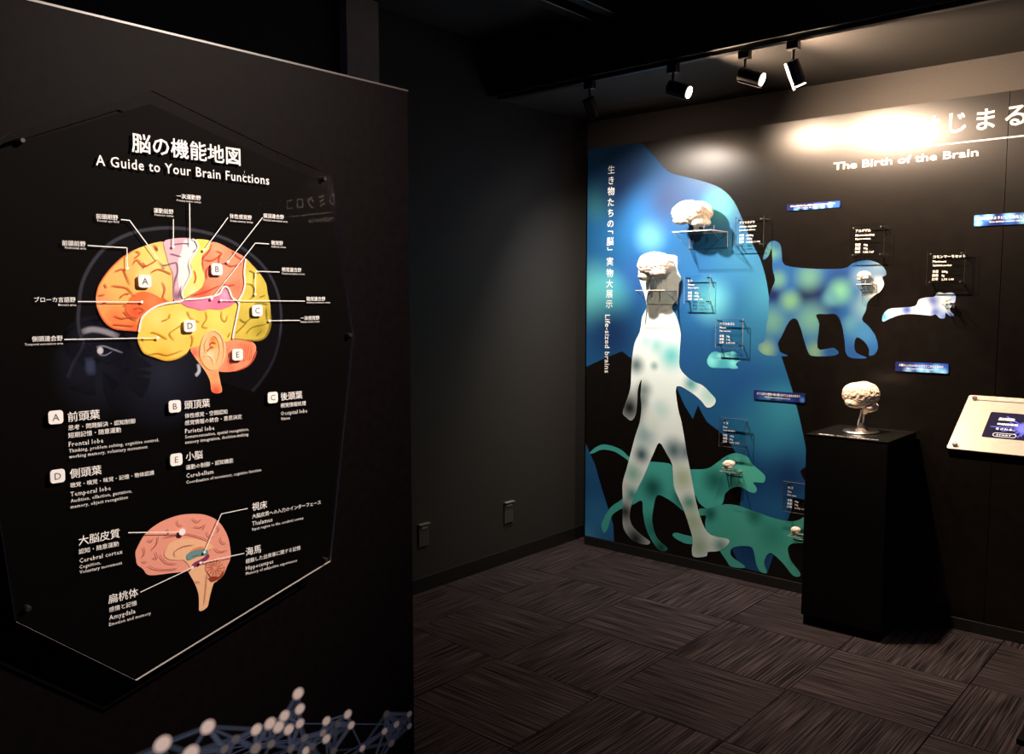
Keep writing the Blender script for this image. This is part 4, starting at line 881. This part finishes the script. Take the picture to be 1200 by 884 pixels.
for s, x0, y0, x1, bo in (
    ('前頭葉', 79.5, 494.8, 117, .018), ('思考・問題解決・認知制御', 80, 504.8, 158.6, .018), ('短期記憶・随意運動', 80, 513.8, 141.9, .018), ('Frontal lobe', 80.5, 523.7, 121, .012), ('Thinking, problem solving, cognitive control,', 80.7, 530.7, 186.4, .02), ('working memory, voluntary movement', 80.7, 537.5, 173, .02),
    ('頭頂葉', 216, 480, 245.8, .018), ('体性感覚・空間認知', 216.6, 490.5, 266.3, .018), ('感覚情報の統合・意思決定', 216.6, 498.8, 283.3, .018), ('Parietal lobe', 216.8, 508, 251, .012), ('Somatosensation, spatial recognition,', 216.8, 514.2, 291.5, .02), ('sensory integration, decision-making', 216.8, 520.5, 291, .02),
    ('後頭葉', 328.7, 469.8, 354, .018), ('視覚情報処理', 328.7, 478.3, 358.3, .018), ('Occipital lobe', 329, 487, 359.7, .012), ('Vision', 329, 492.8, 339.3, .02),
    ('側頭葉', 82, 561.3, 119, .018), ('聴覚・嗅覚・味覚・記憶・物体認識', 82.2, 572, 181, .018), ('Temporal lobe', 82.4, 582.2, 129.8, .012), ('Audition, olfaction, gustation,', 82.7, 589.3, 154.7, .02), ('memory, object recognition', 82.7, 596.2, 149.9, .02),
    ('小脳', 217.8, 540.3, 237.3, .018), ('運動の制御・認知機能', 217.8, 551, 273.4, .018), ('Cerebellum', 218, 560.4, 250, .012), ('Coordination of movement, cognitive function', 218, 567.2, 306, .02),
    ('大脳皮質', 92.2, 640, 140.6, .018), ('認知・随意運動', 92.2, 650, 139.3, .018), ('Cerebral cortex', 92.8, 660, 143.7, .012), ('Cognition,', 92.8, 666.8, 118, .02), ('Voluntary movement', 93.2, 672.8, 143.2, .02),
    ('扁桃体', 127, 708.3, 162, .018), ('感情と記憶', 127.8, 718, 160.4, .018), ('Amygdala', 127.8, 727, 158.7, .012), ('Emotion and memory', 127.8, 734, 177, .02),
    ('視床', 295.3, 599.3, 312.8, .018), ('大脳皮質への入力のインターフェース', 295.3, 608.3, 376, .018), ('Thalamus', 295.3, 616.4, 319, .012), ('Input region to the cerebral cortex', 295.3, 622.2, 355.5, .02),
    ('海馬', 288, 652, 305.8, .018), ('経験した出来事に関する記憶', 288, 660.8, 352.2, .018), ('Hippocampus', 288, 668.5, 320.2, .012), ('Memory of subjective experiences', 288, 674.3, 348, .02)):
    bm = nb(); bt(bm, s, x0, y0, x1, bold=bo * 0.6, res=1)
    obj('text_lettering', bm, TW, gb)
# lettered badges, proud of the sheet
ink = mat('badge_letter_ink', (0.12, 0.09, 0.09), 0.5)
for ch, x, y in (('A', 64.8, 489.1), ('B', 204.2, 476.3), ('C', 319, 466), ('D', 67, 558), ('E', 206, 538.7), ('A', cA(394, 308)[0], cA(394, 308)[1]), ('B', *cA(767, 246)), ('C', *cA(976, 460)), ('D', *cA(627, 539)), ('E', *cA(874, 688))):
    u, v = b2(x, y); bg = obj('badge', flat(Pb, rrect(u, v, 0.0208, 0.0200, 0.0045), 0.0022, 0.0015), TW, gb)
    bm = nb(); put(bm, Pb, ch, u, v, em=0.0145, o=0.0026, center=True, bold=0.0)
    obj('badge_letter', bm, ink, bg)
# sectioned brain
mo = [(65, 370), (80, 330), (130, 240), (200, 175), (290, 125), (400, 90), (520, 82), (600, 95), (670, 130), (720, 190), (755, 270), (768, 350), (770, 410), (745, 470), (715, 540), (690, 560), (650, 592), (600, 560), (455, 510), (400, 515), (300, 525), (200, 537), (150, 530), (120, 490), (80, 460), (70, 420)]
for nm, pts_, col, lv in (('cortex_print', mo, (0.80, 0.34, 0.25), 1),
    ('stem_print', [(455, 505), (480, 470), (560, 450), (590, 520), (610, 575), (700, 555), (650, 590), (630, 640), (610, 720), (595, 775), (540, 803), (535, 740), (530, 670), (500, 590)], (0.84, 0.50, 0.28), 2),
    ('limbic_print', [(280, 370), (310, 310), (370, 275), (450, 265), (540, 275), (610, 300), (640, 330), (600, 350), (560, 345), (590, 400), (560, 440), (480, 480), (450, 450), (420, 425), (380, 425), (320, 420), (285, 400)], (0.85, 0.50, 0.29), 3),
    ('fornix_print', [(465, 362), (500, 335), (550, 322), (572, 338), (520, 352)], (0.82, 0.24, 0.10), 4),
    ('thalamus_print', [(440, 405), (450, 375), (500, 350), (560, 340), (600, 362), (590, 385), (530, 395), (480, 415), (450, 425)], (0.13, 0.30, 0.31), 5),
    ('hippocampus_print', [(480, 462), (500, 440), (560, 410), (600, 378), (608, 405), (570, 440), (520, 465), (490, 478)], (0.24, 0.03, 0.10), 5),
    ('cerebellum_wedge_print', [(612, 552), (660, 540), (722, 470), (716, 530), (690, 560), (625, 588)], (0.28, 0.045, 0.02), 3),  # dark brown wedge printed below the cerebellum
    ('small_cerebellum_print', [(650 + 68 * (1 + 0.06 * math.sin(7 * a)) * math.cos(a), 478 + 70 * (1 + 0.06 * math.sin(7 * a)) * math.sin(a)) for a in [2 * PI * k / 30 for k in range(30)]], (0.74, 0.30, 0.19), 4)):
    obj(nm, bpoly(cB_, pts_, OB + 0.0004 * lv + 0.0004), mat(nm + '_ink', col, 0.4), gb)
bm = softbm()
def fur2(pts_, cl=(0.42, 0.10, 0.08), wd=0.0020):
    line(bm, Pb, smooth_poly([b2(*cB_(*p)) for p in pts_], 3, closed=False), wd, OB + 0.0032, (*cl, 0.8), fade=lambda t: min(1, 5 * min(t, 1 - t) + 0.2))
for p in ([(120, 320), (130, 370), (110, 400)], [(150, 270), (180, 285), (190, 260)], [(230, 240), (220, 300), (180, 350)], [(210, 360), (225, 410), (190, 400)], [(260, 260), (340, 240), (450, 230), (560, 260), (620, 290)], [(290, 190), (310, 220), (280, 240)], [(370, 130), (380, 160), (410, 170)], [(480, 110), (520, 140), (545, 120)], [(490, 170), (540, 180), (575, 160), (560, 200)],
          [(590, 210), (600, 240), (640, 250)], [(650, 160), (680, 190), (665, 220)], [(690, 250), (700, 290), (735, 300)], [(650, 330), (680, 360), (740, 350)], [(240, 380), (290, 440), (370, 450)], [(150, 460), (220, 490), (320, 490), (380, 480)], [(110, 430), (150, 440)], [(360, 400), (350, 360), (420, 320), (500, 310)], [(590, 520), (585, 600), (570, 760)], [(500, 580), (540, 590)], [(540, 380), (480, 395)]): fur2(p)
for k in range(14):
    a = 2 * PI * k / 14; fur2([(650 + 15 * math.cos(a), 478 + 15 * math.sin(a)), (650 + 40 * math.cos(a + .1), 478 + 40 * math.sin(a + .1)), (650 + 64 * math.cos(a), 478 + 66 * math.sin(a))], (0.45, 0.12, 0.06), 0.0014)
obj('furrow_print', bm, M['soft'], gb)

# ---------------------------------------------------------------- print of a nerve network along the partition's foot
bm = softbm()
nodes = [(349, 813, 7, 1), (351, 831, 6.3, 1), (333, 839, 6.5, 1), (326, 852, 7, 1), (316, 848, 7, 1), (338, 855, 6.3, 1), (351, 848, 5.6, .9), (300, 855, 6.6, 1), (243, 852, 8, 1), (190, 872, 9, 1), (223, 883, 9, 1), (382, 845, 5.6, 1), (382, 866, 5.6, 1), (378, 859, 4.6, .5),
         (407, 837, 5.6, 1), (411, 850, 5, 1), (358, 880, 5.2, 1), (424, 877, 4.4, .8), (450, 857, 4.5, .8), (464, 849, 4.6, .7), (458, 871, 5, .4), (479, 837, 4.4, .6), (479, 851, 4.2, .6), (452, 837, 5, .25), (299, 877, 6.6, .45), (317, 872, 5, .35), (395, 849, 4.5, .2), (356, 865, 5, .3)]
extra = [(150, 905, 9, .9), (170, 930, 8, .6), (205, 925, 9, .9), (255, 915, 8, .9), (300, 905, 7, .8), (340, 920, 7, .9), (385, 905, 6, .8), (430, 915, 6, .7), (100, 950, 9, .8), (60, 930, 8, .6), (262, 878, 5, .3), (275, 866, 5, .25), (365, 875, 5, .25), (340, 877, 5, .3), (390, 880, 5, .25)]
allp = [(p2(x, y), r, k) for x, y, r, k in nodes + extra]
rnd = random.Random(5)
for i, (a, ra, ka) in enumerate(allp):
    ds = sorted(((math.hypot(a[0] - b[0], a[1] - b[1]), j) for j, (b, _, _) in enumerate(allp) if j != i))
    for dd, j in ds[:5]:
        b = allp[j][0]; al = rnd.choice((0.25, 0.45, 0.7))
        line(bm, Pp, [a, b], rnd.choice((0.006, 0.011, 0.015)), 0.0005 + 0.00001 * i, (0.10, 0.14, 0.24, al * 0.8))
for k in range(26):
    a = allp[rnd.randrange(len(allp))][0]; b = allp[rnd.randrange(len(allp))][0]
    if abs(a[0] - b[0]) < 0.35: line(bm, Pp, [a, b], 0.004, 0.0009, (0.07, 0.11, 0.24, 0.6))
for i, (a, r, k) in enumerate(allp):
    rw = r * 0.00155
    disc(bm, Pp, a, rw, 0.0012 + 0.00004 * i, (0.78 * k + 0.04, 0.64 * k + 0.06, 0.58 * k + 0.09, min(1, 0.25 + k)), soft=0.32, seg=20, sx=1.1)
keep = [v for v in bm.verts if v.co.y > XP1 - 0.0008]
for v in keep: v.co.y = XP1 - 0.0008
obj('network_print', bm, M['soft'], pt)
